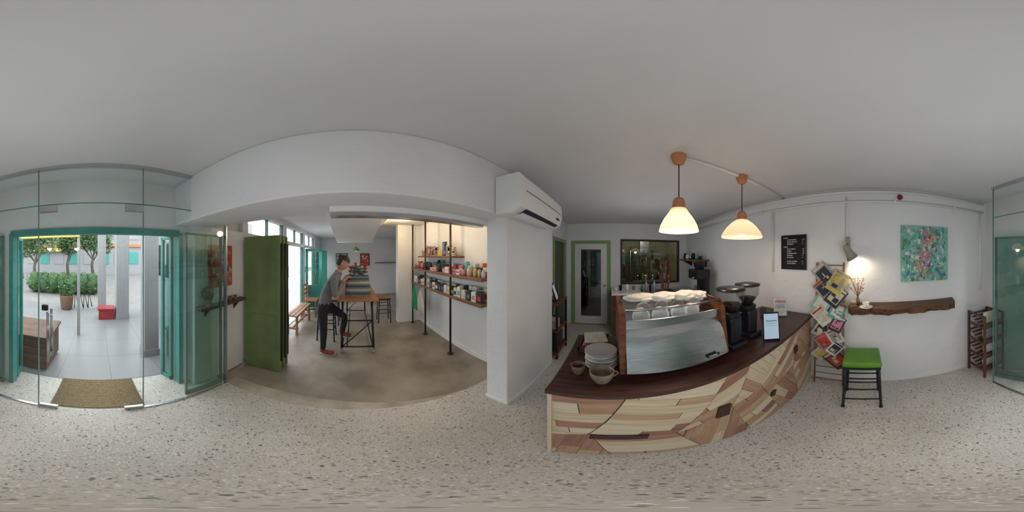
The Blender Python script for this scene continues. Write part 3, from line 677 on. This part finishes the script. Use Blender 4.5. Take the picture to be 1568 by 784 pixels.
def mosaic(b,blocks,Mfun,seed):
    rn=random.Random(seed)
    for poly,ang,w,wts in blocks:
        ca,sa=math.cos(R(ang)),math.sin(R(ang)); cx=sum(p[0] for p in poly)/len(poly); cy=sum(p[1] for p in poly)/len(poly)
        v=-1.3
        while v<1.3:
            ww=w*rn.uniform(.8,1.3); u=-1.5+rn.uniform(-.5,0)
            while u<1.5:
                L=rn.uniform(.25,.7); rect=[(u,v),(u+L,v),(u+L,v+ww),(u,v+ww)]
                q=[(cx+a*ca-c*sa,cy+a*sa+c*ca) for a,c in rect]
                for i in range(len(poly)):
                    q=clip(q,poly[i],poly[(i+1)%len(poly)])
                    if len(q)<3: break
                if len(q)>=3:
                    ar=abs(sum(q[i][0]*q[(i+1)%len(q)][1]-q[(i+1)%len(q)][0]*q[i][1] for i in range(len(q))))/2
                    if ar>.0003:
                        q=shrink(q,.0025); m=PW[rn.choices(range(7),wts)[0]]; off=rn.uniform(0,40); t=rn.uniform(.006,.014)
                        n=len(q); loc=[((p[0]-cx)*ca+(p[1]-cy)*sa+off,-(p[0]-cx)*sa+(p[1]-cy)*ca+off) for p in q]
                        vs=[Mfun(p[0],p[1],t) for p in q]+[Mfun(p[0],p[1],0) for p in q]
                        b.add(vs,[list(range(n))]+[[i,(i+1)%n,n+(i+1)%n,n+i] for i in range(n)],m,False,uvs=loc+loc)
                u+=L
            v+=ww
W_=CX1-CX0; T=CH-.035
lt=[4,7,1,2,6,.8,.1]; rd=[2,1,5,4,1,4,.2]; mx_=[5,4,3,4,3,3,.3]
bl=[([(0,0),(.24,0),(.16,.48),(0,.42)],84,.085,rd),([(0,.42),(.16,.48),(.30,T),(0,T)],4,.085,lt),
 ([(.24,0),(.62,0),(.50,.40),(.16,.48)],-6,.085,lt),([(.16,.48),(.50,.40),(.78,T),(.30,T)],-18,.075,lt),
 ([(.62,0),(.95,0),(.80,.55),(.50,.40)],82,.085,rd),([(.50,.40),(.80,.55),(.95,T),(.78,T)],20,.075,mx_),
 ([(.95,0),(1.30,0),(1.05,.62),(.80,.55)],25,.09,mx_),([(.80,.55),(1.05,.62),(1.35,T),(.95,T)],-50,.075,lt),
 ([(1.30,0),(1.62,0),(1.50,.55),(1.12,.45)],-55,.08,rd),([(1.05,.62),(1.12,.45),(1.5,.55),(1.62,T),(1.35,T)],35,.075,lt),
 ([(1.62,0),(W_,0),(W_,.5),(1.5,.55)],30,.09,mx_),([(1.5,.55),(W_,.5),(W_,T),(1.62,T)],-45,.08,mx_)]
mosaic(b,bl,lambda s,t,o:(CX0+s,CY0+.02-o-.004,t),3)
for (s,t,w,h,a) in ((.27,.43,.22,.07,6),(.74,.55,.08,.14,6),(1.18,.40,.05,.07,20),(1.55,.72,.06,.08,-5)):
    b.box((CX0+s,CY0+.0,t),(w,.012,h),PW[6],rot=(0,a,0),bev=.002)
mosaic(b,[([(0,0),(.34,0),(.34,T),(0,T)],80,.09,mx_),([(.34,0),(CY1-CY0-.03,0),(CY1-CY0-.03,T),(.34,T)],10,.09,lt)],lambda s,t,o:(CX0+.02-o-.004,CY0+.02+s,t),5)
b.bx(CX0-.005,CX0+.012,CY0-.006,CY0+.012,0,CH-.035,PW[4])
b.bx(CX0-.015,CX1,CY0-.015,CY1,CH-.035,CH,DARKW,bev=.006)
b.done()
b=B('espresso_machine'); x0,x1=.075,.625
for xa in (x0-.03,x1): b.prism([(.73,CH+.03),(.77,CH+.36),(.80,CH+.385),(1.18,CH+.385),(1.21,CH+.35),(1.19,CH+.03)],xa,xa+.03,REDW,axis='x')
pr=[(.705,CH+.05),(.712,CH+.09),(.735,CH+.17),(.765,CH+.25),(.80,CH+.295),(.825,CH+.305)]
vs=[];fs=[]
for i,(y,z) in enumerate(pr):
    for k in range(9):
        u=k/8; vs.append((x0+(x1-x0)*u,y-.018*math.sin(math.pi*u),z))
for i in range(len(pr)-1):
    for k in range(8): a=i*9+k; fs.append([a,a+1,a+10,a+9])
b.add(vs,fs,BRUSH,True)
b.bx(x0,x1,.72,1.18,CH+.03,CH+.055,BLKP); b.bx(x0,x1,.83,1.17,CH+.2,CH+.30,BRUSH)
b.bx(x0,x1,.79,.80,CH+.29,CH+.345,BRUSH,bev=.004); b.bx(x0,x1,1.15,1.165,CH+.3,CH+.36,BRUSH)
b.bx(x0,x1,.80,1.16,CH+.30,CH+.306,STEEL)
b.bx(x0,x1,1.165,1.20,CH+.19,CH+.32,BRUSH,bev=.004); b.bx(x0,x1,1.0,1.24,CH+.03,CH+.075,BRUSH,bev=.006)
for gx in (.2,.48):
    b.lathe((gx,1.17,CH+.135),[(.03,0),(.036,.01),(.036,.06),(.03,.07)],STEEL,caps=True); b.tube([(gx,1.19,CH+.145),(gx,1.34,CH+.13)],[.012,.015],BLKP)
for lx in (x0+.03,x1-.03):
    for ly in (.78,1.14): b.lathe((lx,ly,CH),[(.022,0),(.022,.03)],BLKP,caps=True,seg=14)
b.tube([(.60,1.18,CH+.25),(.62,1.25,CH+.2),(.60,1.27,CH+.08)],.006,STEEL)
b.tube([(x0,.80,CH+.40),(x1,.80,CH+.40)],.007,STEEL); b.tube([(x1+.015,.80,CH+.40),(x1+.015,1.17,CH+.40)],.009,REDW)
b.box((.51,.688,CH+.085),(.075,.004,.022),DRK)
b.text('COFFEE',.015,Matrix.Translation((.48,.684,CH+.080))@Matrix.Rotation(R(90),4,'X'),CERW)
b.done(fixn=True)
def cup(b,c,r,h,m,M=None,handle=True,seg=24):
    b.lathe(c,[(.001,0),(r*.55,0),(r*.62,h*.05),(r*.9,h*.5),(r,h),(r*.93,h),(r*.82,h*.5),(r*.5,h*.12),(.001,h*.1)],m,M=M,seg=seg)
    if handle:
        T=Matrix.Translation(c)
        if M: T=T@M
        b.tube([(r*.85+ .028*math.sin(math.pi*t/8)*1.0, 0, h*.25+h*.55*t/8) for t in range(9)],.0055,m,M=T,seg=8)
b=B('coffee_cup_stack'); TZ=CH+.306
for cx,cy,rr in ((.16,.875,.047),(.265,.87,.047),(.37,.865,.047),(.46,.88,.045),(.2,1.0,.045),(.32,1.02,.045),(.43,1.02,.045),(.54,1.0,.045)):
    cup(b,(cx,cy+.02,TZ+rr*1.0),rr,.075,CERW,M=Matrix.Rotation(R(90),4,'X')@Matrix.Rotation(R(100),4,'Z'),handle=False)
b.done()
b=B('towel'); 
for cx,cy,rx,ry,rz in ((.20,1.0,.11,.06,.026),(.34,.99,.10,.07,.03),(.48,.97,.09,.07,.034),(.565,.93,.05,.06,.03)):
    b.sph((cx,cy,TZ+.108),(rx,ry,rz),CLOTH,sub=4,nz=.28,ns=2.0)
b.done()
b=B('plate_stack')
for i in range(8):
    z=CH+i*.0145; k=.087+.002*math.sin(i*2.1); b.lathe((-.045+.003*math.sin(i*1.7),.87,z),[(.001,.003),(k*.5,0),(k*.6,.002),(k*.97,.013),(k,.0155),(k*.94,.016),(k*.6,.006),(.001,.005)],CERG if i%2 else CERW)
b.done()
b=B('coffee_mug'); cup(b,(-.035,.705,CH),.056,.085,CERB,M=Matrix.Rotation(R(20),4,'Z')); b.done()
b=B('coffee_mug'); cup(b,(-.150,.765,CH),.036,.07,mat('ceramic_brown',(.16,.10,.07),.3,var=.3),M=Matrix.Rotation(R(140),4,'Z')); b.done()
b=B('serving_tray'); b.bx(-.20,.0,1.0,1.24,CH,CH+.012,SHELFW,bev=.004)
for a in ((-.20,-.19,1.0,1.24),(-.01,0,1.0,1.24),(-.2,0,1.0,1.01),(-.2,0,1.23,1.24)): b.bx(a[0],a[1],a[2],a[3],CH+.01,CH+.04,SHELFW)
b.done()
b=B('folded_napkin_pile')
for i in range(5): b.box((-.10,1.12,CH+.020+.012*i),(.15,.17,.010),[CRM,MAG,CRM,MAG,CRM][i],rot=(0,0,5*i-8),bev=.003)
b.done()
HOP=glassmat('hopper_plastic',(.80,.79,.77),.12); BEAN=mat('coffee_beans',(.05,.025,.015),.5,var=.4,scale=80,bump=.6)
def grinder(cx,cy,body):
    b=B('coffee_grinder'); z=CH
    b.box((cx,cy+.02,z+.02),(.15,.24,.04),body,bev=.015); b.box((cx,cy-.005,z+.14),(.115,.13,.22),body,bev=.03,seg=4)
    b.lathe((cx,cy,z+.23),[(.055,0),(.068,.01),(.068,.045),(.05,.055)],BLACK,caps=True)
    b.lathe((cx,cy,z+.285),[(.045,0),(.052,.02),(.095,.085),(.098,.15),(.1,.155)],HOP); b.lathe((cx,cy,z+.287),[(.001,0),(.042,0),(.048,.02),(.070,.05),(.001,.055)],BEAN)
    b.lathe((cx,cy,z+.44),[(.104,0),(.104,.012),(.06,.022),(.001,.024)],BLKP)
    b.box((cx,cy+.10,z+.19),(.06,.07,.09),body,bev=.012); b.lathe((cx,cy+.12,z+.10),[(.012,0),(.03,.05)],BLACK); b.tube([(cx-.03,cy+.08,z+.09),(cx-.035,cy+.16,z+.085),(cx+.035,cy+.16,z+.085),(cx+.03,cy+.08,z+.09)],.005,STEEL)
    b.tube([(cx+.05,cy,z+.25),(cx+.09,cy-.02,z+.25)],.006,STEEL); b.done()
grinder(.77,.84,BLKP); grinder(.99,.88,BLKP)
b=B('tablet_stand'); T=Matrix.Translation((1.02,.67,CH))@Matrix.Rotation(R(-48),4,'Z')
b.box((0,0,.12),(.125,.010,.235),BLKP,rot=(-14,0,0),bev=.005,M=T); b.box((0,-.0065,.12),(.108,.003,.21),emis('screen_blue',(.45,.58,.72),.25),rot=(-14,0,0),M=T)
for k in range(6): b.box((-.0,-.010+.0,.06+.022*k),(.08,.002,.005),WHT if k!=5 else BLU,rot=(-14,0,0),M=T)
b.box((0,.03,.005),(.12,.10,.010),BLKP,M=T); b.box((0,.05,.06),(.02,.01,.12),BLKP,rot=(20,0,0),M=T); b.done()
b=B('menu_card_holder'); T=Matrix.Translation((1.52,.88,CH))@Matrix.Rotation(R(-60),4,'Z')
b.box((0,0,.11),(.14,.004,.20),WHT,rot=(-8,0,0),M=T); b.box((0,-.003,.18),(.11,.002,.02),PNK,rot=(-8,0,0),M=T)
for k in range(6): b.box((0,-.004+.0,.05+.018*k),(.10,.002,.004),BLU,rot=(-8,0,0),M=T)
b.box((0,0,.006),(.14,.05,.012),GLASSD,M=T); b.done()
b=B('tip_jar'); b.lathe((1.40,1.02,CH),[(.001,0),(.035,0),(.038,.08),(.03,.1),(.032,.105)],GLASSD); b.lathe((1.40,1.02,CH+.004),[(.001,0),(.032,0),(.032,.03),(.001,.03)],MIDW); b.done(fixn=False)
b=B('cup_lid_stack'); 
for i in range(6): b.lathe((1.30,1.12,CH+.007*i),[(.001,.008),(.034,.008),(.042,0)],BLKP,seg=20)
b.done()
# ================================================================ PENDANT LAMPS
SHADE=bpy.data.materials.new('lamp_shade_peach'); SHADE.use_nodes=True
nt=SHADE.node_tree; pb=nt.nodes['Principled BSDF']; pb.inputs['Base Color'].default_value=(.68,.45,.31,1); pb.inputs['Roughness'].default_value=.35
tr=nt.nodes.new('ShaderNodeBsdfTranslucent'); tr.inputs[0].default_value=(.85,.66,.50,1); mx=nt.nodes.new('ShaderNodeMixShader'); mx.inputs[0].default_value=.25
nt.links.new(pb.outputs[0],mx.inputs[1]); nt.links.new(tr.outputs[0],mx.inputs[2]); nt.links.new(mx.outputs[0],[x for x in nt.nodes if x.type=='OUTPUT_MATERIAL'][0].inputs[0])
INNER=mat('shade_inner_white',(.85,.82,.76),.5,var=.03)
BULB=emis('bulb_warm',(1,.88,.68),22)
ORCAP=mat('canopy_orange',(.52,.22,.09),.4,var=.05)
def pendant(x,y,r):
    b=B('pendant_lamp'); z=1.81
    pr=[(r,0),(r*.985,.012),(r*.90,.045),(r*.74,.085),(r*.52,.125),(.05,.155),(.044,.165),(.040,.205),(.03,.228),(.001,.232)]
    b.lathe((x,y,z),pr[:6],SHADE,seg=40); b.lathe((x,y,z),pr[5:],ORCAP,seg=32)
    b.lathe((x,y,z-.001),[(r,0),(r*.985,0)],INNER,seg=40)
    b.tube([(x,y,z+.225),(x,y,2.33)],.004,BLACK,seg=8); b.lathe((x,y,2.4),[(.052,0),(.050,-.03),(.035,-.075),(.012,-.085),(.001,-.086)],ORCAP)
    b.lathe((x,y,z+.10),[(.02,0),(.02,.05)],CERW,caps=True,seg=16); b.sph((x,y,z+.055),.045,BULB,sub=3); b.done(fixn=False)
    L=bpy.data.lights.new('pendant_bulb','POINT'); L.energy=4; L.color=(1,.86,.66); L.shadow_soft_size=.05
    o=bpy.data.objects.new('pendant_bulb',L); o.location=(x,y,z+.0); S.collection.objects.link(o)
pendant(.435,.965,.13); pendant(1.02,.97,.18)
# ================================================================ RIGHT WALL OBJECTS
b,M=painting('menu_board',(RX(.98)-.001,.98,1.50),(-.04,-1),.31,.39,[DRK],frame=BLACK,blobs=0,base=mat('felt_black',(.015,.015,.015),.9,var=.2,scale=60),th=.018,fw=.008)
ux=Vector((-.04,-1,0)).normalized(); nn=Vector((-1,.04,0)).normalized()
rows=[('BLACK','',.36),('LONG BLACK','3.5',.335),('LONG MACCH','4',.31),('ESPRESSO','3',.285),('WHITE','',.25),('FLAT WHITE','4.5',.225),('LATTE','4.5',.20),('CAPPUCCINO','4.5',.175),('MOCHA','5',.15),('PICCOLO','4',.125),('FILTER COFFEE','6',.08),('COLD BREW','6',.055)]
LET=mat('letter_white',(.8,.8,.78),.6,var=.02)
c0=Vector((RX(.98),.98,1.50))
for t,pz,z in rows:
    for st,xx in ((t,.02 if pz=='' else .07),(pz,.27)):
        if not st: continue
        p=c0+ux*xx+nn*.021+Vector((0,0,z)); MT=Matrix(((ux.x,0,nn.x,p.x),(ux.y,0,nn.y,p.y),(0,1,0,p.z),(0,0,0,1)))
        b.text(st,.020,MT,LET)
b.done()
b,_=painting('abstract_painting',(RX(-.37)-.001,-.37,1.375),(-.04,-1),.54,.60,[AQU,TUR,AQU,WHT,GRN,AQU,BLU],seed=21,blobs=420,base=AQU,bs=.026,th=.03)
rn=random.Random(31); Mx=_
for i in range(170):
    t=rn.random(); cx=.33-.12*t+rn.gauss(0,.06); cz=.55-.5*t+rn.gauss(0,.04)
    cx=min(.52,max(.02,cx)); cz=min(.58,max(.02,cz)); k=rn.uniform(.006,.02); n=6
    b.add([(cx+k*math.cos(6.28*j/n)*rn.uniform(.6,1.1),.0352+i*1e-5,cz+k*math.sin(6.28*j/n)*rn.uniform(.6,1.3)) for j in range(n)],[list(range(n))],rn.choice([PNK,PNK,MAG,WHT,PNK,YEL]),False,Mx)
b.done(fixn=False)
b=B('live_edge_shelf'); pts=[]; n=26
for i in range(n+1):
    y=.17-1.09*i/n; pts.append((RX(y)-.24-.018*math.sin(i*.9)-.012*math.sin(i*2.3)+(.05 if i in(0,n) else 0),y))
pts+=[(RX(-.96)-.002,-.98),(RX(.16)-.002,.16)]
b.prism(pts,1.09,1.15,SHELFW); 
for y in (.0,-.7): b.bx(RX(y)-.16,RX(y)-.002,y-.012,y+.012,1.075,1.09,BLACK)
b.done()
b=B('espresso_cup'); cc=(1.52,.00,1.15)
b.lathe(cc,[(.001,.002),(.03,0),(.062,.010),(.064,.013),(.03,.006),(.001,.006)],CERW); cup(b,(1.52,.00,1.157),.034,.05,CERW,M=Matrix.Rotation(R(200),4,'Z')); b.done()
b=B('wooden_coaster_block'); b.box((1.55,.12,1.175),(.05,.06,.05),MIDW,bev=.004,rot=(0,0,10)); b.box((1.55,.12,1.204),(.04,.05,.008),CRM,rot=(0,0,10)); b.done()
b=B('bud_vase'); b.lathe((1.62,.08,1.15),[(.001,0),(.02,0),(.025,.04),(.01,.09),(.012,.11)],GLASSD,seg=16); rn=random.Random(2)
for k in range(22):
    x=1.62+rn.uniform(-.05,.05); y=.08+rn.uniform(-.08,.08); z=1.30+rn.uniform(0,.14)
    b.tube([(1.62,.08,1.16),(1.62,.08,1.24),(x,y,z)],.0018,MIDW,seg=5); b.sph((x,y,z),.010,rn.choice([PNK,CRM,WHT]),sub=1)
b.done(fixn=False)
b=B('wall_spotlight'); LM=mat('lamp_beige',(.36,.34,.30),.4,.3,var=.05)
y=.19; b.box((RX(y)-.02,y,1.80),(.04,.05,.10),LM,bev=.008); b.tube([(RX(y)-.03,y,1.78),(RX(y)-.10,y,1.76),(RX(y)-.12,y-.01,1.72)],.006,BLACK)
MD=Matrix.Translation((RX(y)-.13,y+.0,1.73))@Vector((.35,-.55,-1)).to_track_quat('Z','Y').to_matrix().to_4x4()
b.lathe((0,0,0),[(.001,-.03),(.03,-.025),(.036,0),(.04,.06),(.062,.12),(.058,.12),(.036,.06),(.001,.03)],LM,M=MD,seg=28)
b.sph((0,0,.07),.026,BULB,sub=2,M=MD)
b.done(fixn=False)
L=bpy.data.lights.new('spot_bulb','SPOT'); L.energy=5; L.color=(1,.80,.52); L.spot_size=R(125); L.spot_blend=.8; L.shadow_soft_size=.03
o=bpy.data.objects.new('spot_bulb',L); o.location=MD@Vector((0,0,.125)); o.rotation_euler=Vector((-.35,.55,1)).to_track_quat('Z','Y').to_euler(); S.collection.objects.link(o)
b=B('socket_outlet')
b.box((RX(-.02)-.006,-.02,1.02),(.012,.08,.08),PIPE,bev=.003); b.box((RX(-.02)-.014,-.02,1.02),(.006,.02,.02),BLKP); b.done()
b=B('magazine_ladder'); BAM=mat('bamboo',(.34,.15,.08),.5,var=.2)
def LP(s,t):
    y=.53-.30*s; return (RX(y)-.02-.10*(1-t/1.58),y,t)
for s in (0,1): b.tube([LP(s,0.0),LP(s,1.58)],.010,BAM)
for k in range(15): t=.08+k*.105; b.tube([LP(-.02,t),LP(1.02,t)],.006,BAM,seg=8)
b.done()
b=B('magazine_collection'); rn=random.Random(17)
cm=[(GRY,DRK,.36),(YEL,GRY,.36),(GRY,DRK,.30),(DRK,CRM,.34),(AQU,WHT,.36),(TUR,WHT,.30),(WHT,CRM,.32),(DRK,PNK,.28),(CRM,DRK,.32),(WHT,GRY,.28),(GRY,RED,.32),(WHT,DRK,.26),(CRM,YEL,.30),(DRK,RED,.38)]
for k,(m1,m2,w) in enumerate(cm):
    t=1.45-k*.078; s_=.5+(.25 if k%2 else -.22)+rn.uniform(-.06,.06); p=Vector(LP(s_,t)); nrm=Vector((-1,-.1,.12)).normalized()
    q=nrm.to_track_quat('Z','Y').to_matrix().to_4x4(); M=Matrix.Translation(p+nrm*(.020+.0045*(k%4)))@q@Matrix.Rotation(R(rn.choice([-38,-25,25,35,-30,28,42])),4,'Z')
    ww=w*.50; hh=w*.66
    b.box((0,0,0),(ww,hh,.005),WHT,M=M); b.box((0,0,.003),(ww*.97,hh*.98,.0012),m1,M=M)
    b.box((0,-.02*hh,.0041),(ww*.72,hh*.62,.0008),m2,M=M)
    for j in range(4):
        b.box((rn.uniform(-.2,.2)*ww,rn.uniform(-.25,.2)*hh,.0048+j*.0002),(rn.uniform(.12,.35)*ww,rn.uniform(.08,.25)*hh,.0006),rn.choice([m1,m2,GRY,CRM,DRK]),M=M)
    b.box((0,hh*.4,.0042),(ww*.8,hh*.11,.001),rn.choice([WHT,CRM,RED,m2]),M=M)
b.done()
b=B('magazine_rack'); RW=mat('rack_wood',(.11,.05,.035),.5,var=.3,scale=12)
yr0,yr1=-1.48,-1.19; xa=1.33
for x in (xa,1.62):
    for y in (yr0,yr1): b.bx(x-.012,x+.012,y-.012,y+.012,0,.95,RW)
for z in (.12,.34,.56,.78):
    for k in range(6): b.bx(xa+.01+.05*k,xa+.035+.05*k,yr0,yr1,z+.025*k,z+.012+.025*k,RW)
    b.bx(xa,xa+.01,yr0,yr1,z,z+.07,RW); b.bx(xa,1.62,yr0-.008,yr0+.008,z,z+.03,RW); b.bx(xa,1.62,yr1-.008,yr1+.008,z,z+.03,RW)
    b.bx(xa+.05,xa+.065,yr0+.03,yr1-.03,z+.05,z+.20,[CRM,WHT,GRY,CRM][int(z*4.5)%4]); b.bx(xa+.09,xa+.10,yr0+.02,yr1-.05,z+.07,z+.20,[WHT,RED,CRM,DRK][int(z*4.5)%4])
for y in (yr0,yr1): b.bx(xa,1.62,y-.008,y+.008,.93,.95,RW)
b.done()
# ================================================================ OUTSIDE
EXW=mat('exterior_white',(.27,.27,.275),.7,var=.05)
b=B('floor_pavement'); b.bx(-7.5,6,-5.4,-1.72,-.10,-.02,TILE); b.done()
b=B('ground'); b.bx(-25,25,-30,-5.4,-.2,-.06,mat('asphalt_light',(.20,.19,.18),.8,var=.15,scale=3)); b.done()
for i,(x,y,w) in enumerate(((-.77,-2.35,.22),(-.62,-4.2,.32),(-.12,-5.0,.25),(-3.0,-4.2,.3),(-5.5,-4.2,.3),(2.6,-4.2,.3))):
    b=B('pillar'); b.bx(x-w/2,x+w/2,y-w/2,y+w/2,-.019,3.0,EXW,bev=.01); b.bx(x-w/2-.01,x+w/2+.01,y-w/2-.01,y+w/2+.01,-.019,.12,EXW); b.done()
b=B('wall_exterior'); b.bx(-1.55,-1.40,-4.6,-2.6,-.02,2.8,EXW); b.bx(-1.40,-1.39,-3.6,-3.0,1.2,1.9,GLASSD); b.bx(-1.395,-1.385,-2.95,-2.8,1.4,1.6,YEL)
for k in range(7): b.tube([(-1.385,-3.6+.1*k,1.2),(-1.385,-3.6+.1*k,1.9)],.006,BLACK,seg=6)
b.done()
BR=mat('planter_brown_wood',(.13,.065,.042),.6,0,0,4,.2,(2,2,12),(.075,.038,.025))
b=B('planter_bench'); 
for k in range(4): b.bx(.60,1.75,-2.45,-1.85,.02+.13*k,.14+.13*k,BR,bev=.004)
b.bx(.57,1.78,-2.48,-1.84,.54,.58,BR,bev=.005); b.bx(.65,1.7,-2.4,-1.9,-.019,.02,BLACK); b.done()
b=B('planter_bench'); b.bx(-1.3,-.98,-2.2,-1.75,-.019,.50,BR,bev=.005); b.bx(-1.32,-.96,-2.22,-1.74,.50,.54,BR,bev=.005)
for k in range(3): b.bx(-.978,-.972,-2.2,-1.75,.12+.13*k,.125+.13*k,BLACK)
b.done()
b=B('hedge'); 
for k in range(7): 
    b.sph((2.9-.45*k,-7.2,.40),(.35,.35,.45),LEAF,sub=3,nz=.4,ns=4); foliage(b,(2.9-.45*k,-7.1,.45),(.42,.42,.5),380,LEAF if k%2 else LEAF2,.06,k)
b.done(fixn=False)
BARK=mat('bark',(.10,.075,.05),.8,var=.3)
for k,(x,y,h) in enumerate(((3.6,-9,2.0),(1.8,-10,2.2),(.3,-11,2.2),(5.5,-11,2.4))):
    b=B('tree'); b.tube([(x,y,-.06),(x+.1,y,h*.5),(x-.1,y,h)],[.12,.09,.05],BARK); 
    for j in range(5):
        ox=random.Random(k*9+j).uniform(-.9,.9); b.tube([(x,y,h*.6),(x+ox,y+.1,h+.2)],.03,BARK,seg=6); foliage(b,(x+ox,y,h+.1+.25*j),(.8,.7,.6),420,LEAF2 if j%2 else LEAF,.12,k*7+j)
    b.done(fixn=False)
b=B('background_building'); b.bx(-9,11,-16,-15,-.06,6,EXW)
for k in range(14):
    x=-8+1.4*k; b.bx(x,x+.9,-15,-14.95,.9,2.0,TEAL if k%2 else GRY); b.bx(x,x+.9,-15,-14.95,3.2,4.4,GRY)
b.bx(-9,11,-14.98,-14.8,2.5,2.75,ORA); b.bx(2,7,-14.9,-14.6,2.05,2.35,YEL); b.done()
b=B('plant_pot'); b.lathe((.95,-4.9,-.02),[(.001,0),(.17,0),(.22,.42),(.24,.45),(.2,.45),(.18,.40),(.001,.38)],POT); foliage(b,(.95,-4.9,.62),(.3,.3,.25),300,LEAF,.06,77); b.done(fixn=False)
b=B('plastic_crate'); b.bx(-.42,-.02,-4.35,-4.05,-.02,.28,REDP,bev=.01); b.bx(-.44,-.0,-4.37,-4.03,.25,.29,REDP); b.done()
b=B('bicycle_rack'); pth=[]
for k in range(4):
    x=.72-.14*k; pth+=[(x,-5.0,.0),(x-.02,-5.0,.55),(x-.12,-5.0,.05)]
b.tube(pth,.015,BLACK,seg=6); b.done()
b=B('awning_beam'); b.bx(.35,1.9,-3.2,-3.1,2.02,2.07,YEL); b.bx(.35,.40,-3.2,-3.12,-.02,2.02,EXW); b.bx(1.8,1.88,-3.2,-3.12,-.02,2.02,EXW); b.done()
# ================================================================ LIGHTS / WORLD / CAMERA
w=bpy.data.worlds.new('World'); S.world=w; w.use_nodes=True; bg=w.node_tree.nodes['Background']; bg.inputs[0].default_value=(.92,.96,1,1); bg.inputs[1].default_value=4.6
def pt(name,loc,e,col,r=.08,gl=True):
    L=bpy.data.lights.new(name,'POINT'); L.energy=e; L.color=col; L.shadow_soft_size=r
    o=bpy.data.objects.new(name,L); o.location=loc; S.collection.objects.link(o); o.visible_glossy=gl
pt('alcove_light',(-2.0,.95,2.27),9,(1,.75,.45)); pt('alcove_light',(-3.1,.95,2.27),9,(1,.75,.45))
pt('kitchen_light',(1.0,4.45,2.25),12,(1,.93,.8))
pt('room_fill',(.35,-.35,1.35),18,(.94,.97,1),.35,False)  # added fill with no fixture, lifts the café interior brightness
pt('room_fill',(.55,2.1,1.5),10,(.96,.97,1),.3,False)  # second added fill, brightens the area behind the counter
pt('side_room_fill',(-4.6,-.7,1.5),14,(.97,.98,1),.4,False)  # added neutral fill for the side room, not a lamp there
pt('side_room_fill',(-1.9,.5,1.4),6,(1,.98,.95),.3,False)  # added fill near the opening, no fixture behind it
cam=bpy.data.cameras.new('Camera'); co=bpy.data.objects.new('Camera',cam); S.collection.objects.link(co)
cam.type='PANO'
for c_ in (cam,getattr(cam,'cycles',None)):
    try: c_.panorama_type='EQUIRECTANGULAR'
    except Exception: pass
cam.clip_start=.02; cam.clip_end=200
co.location=(0,0,H); co.rotation_euler=(R(90),0,R(34.4))
S.camera=co
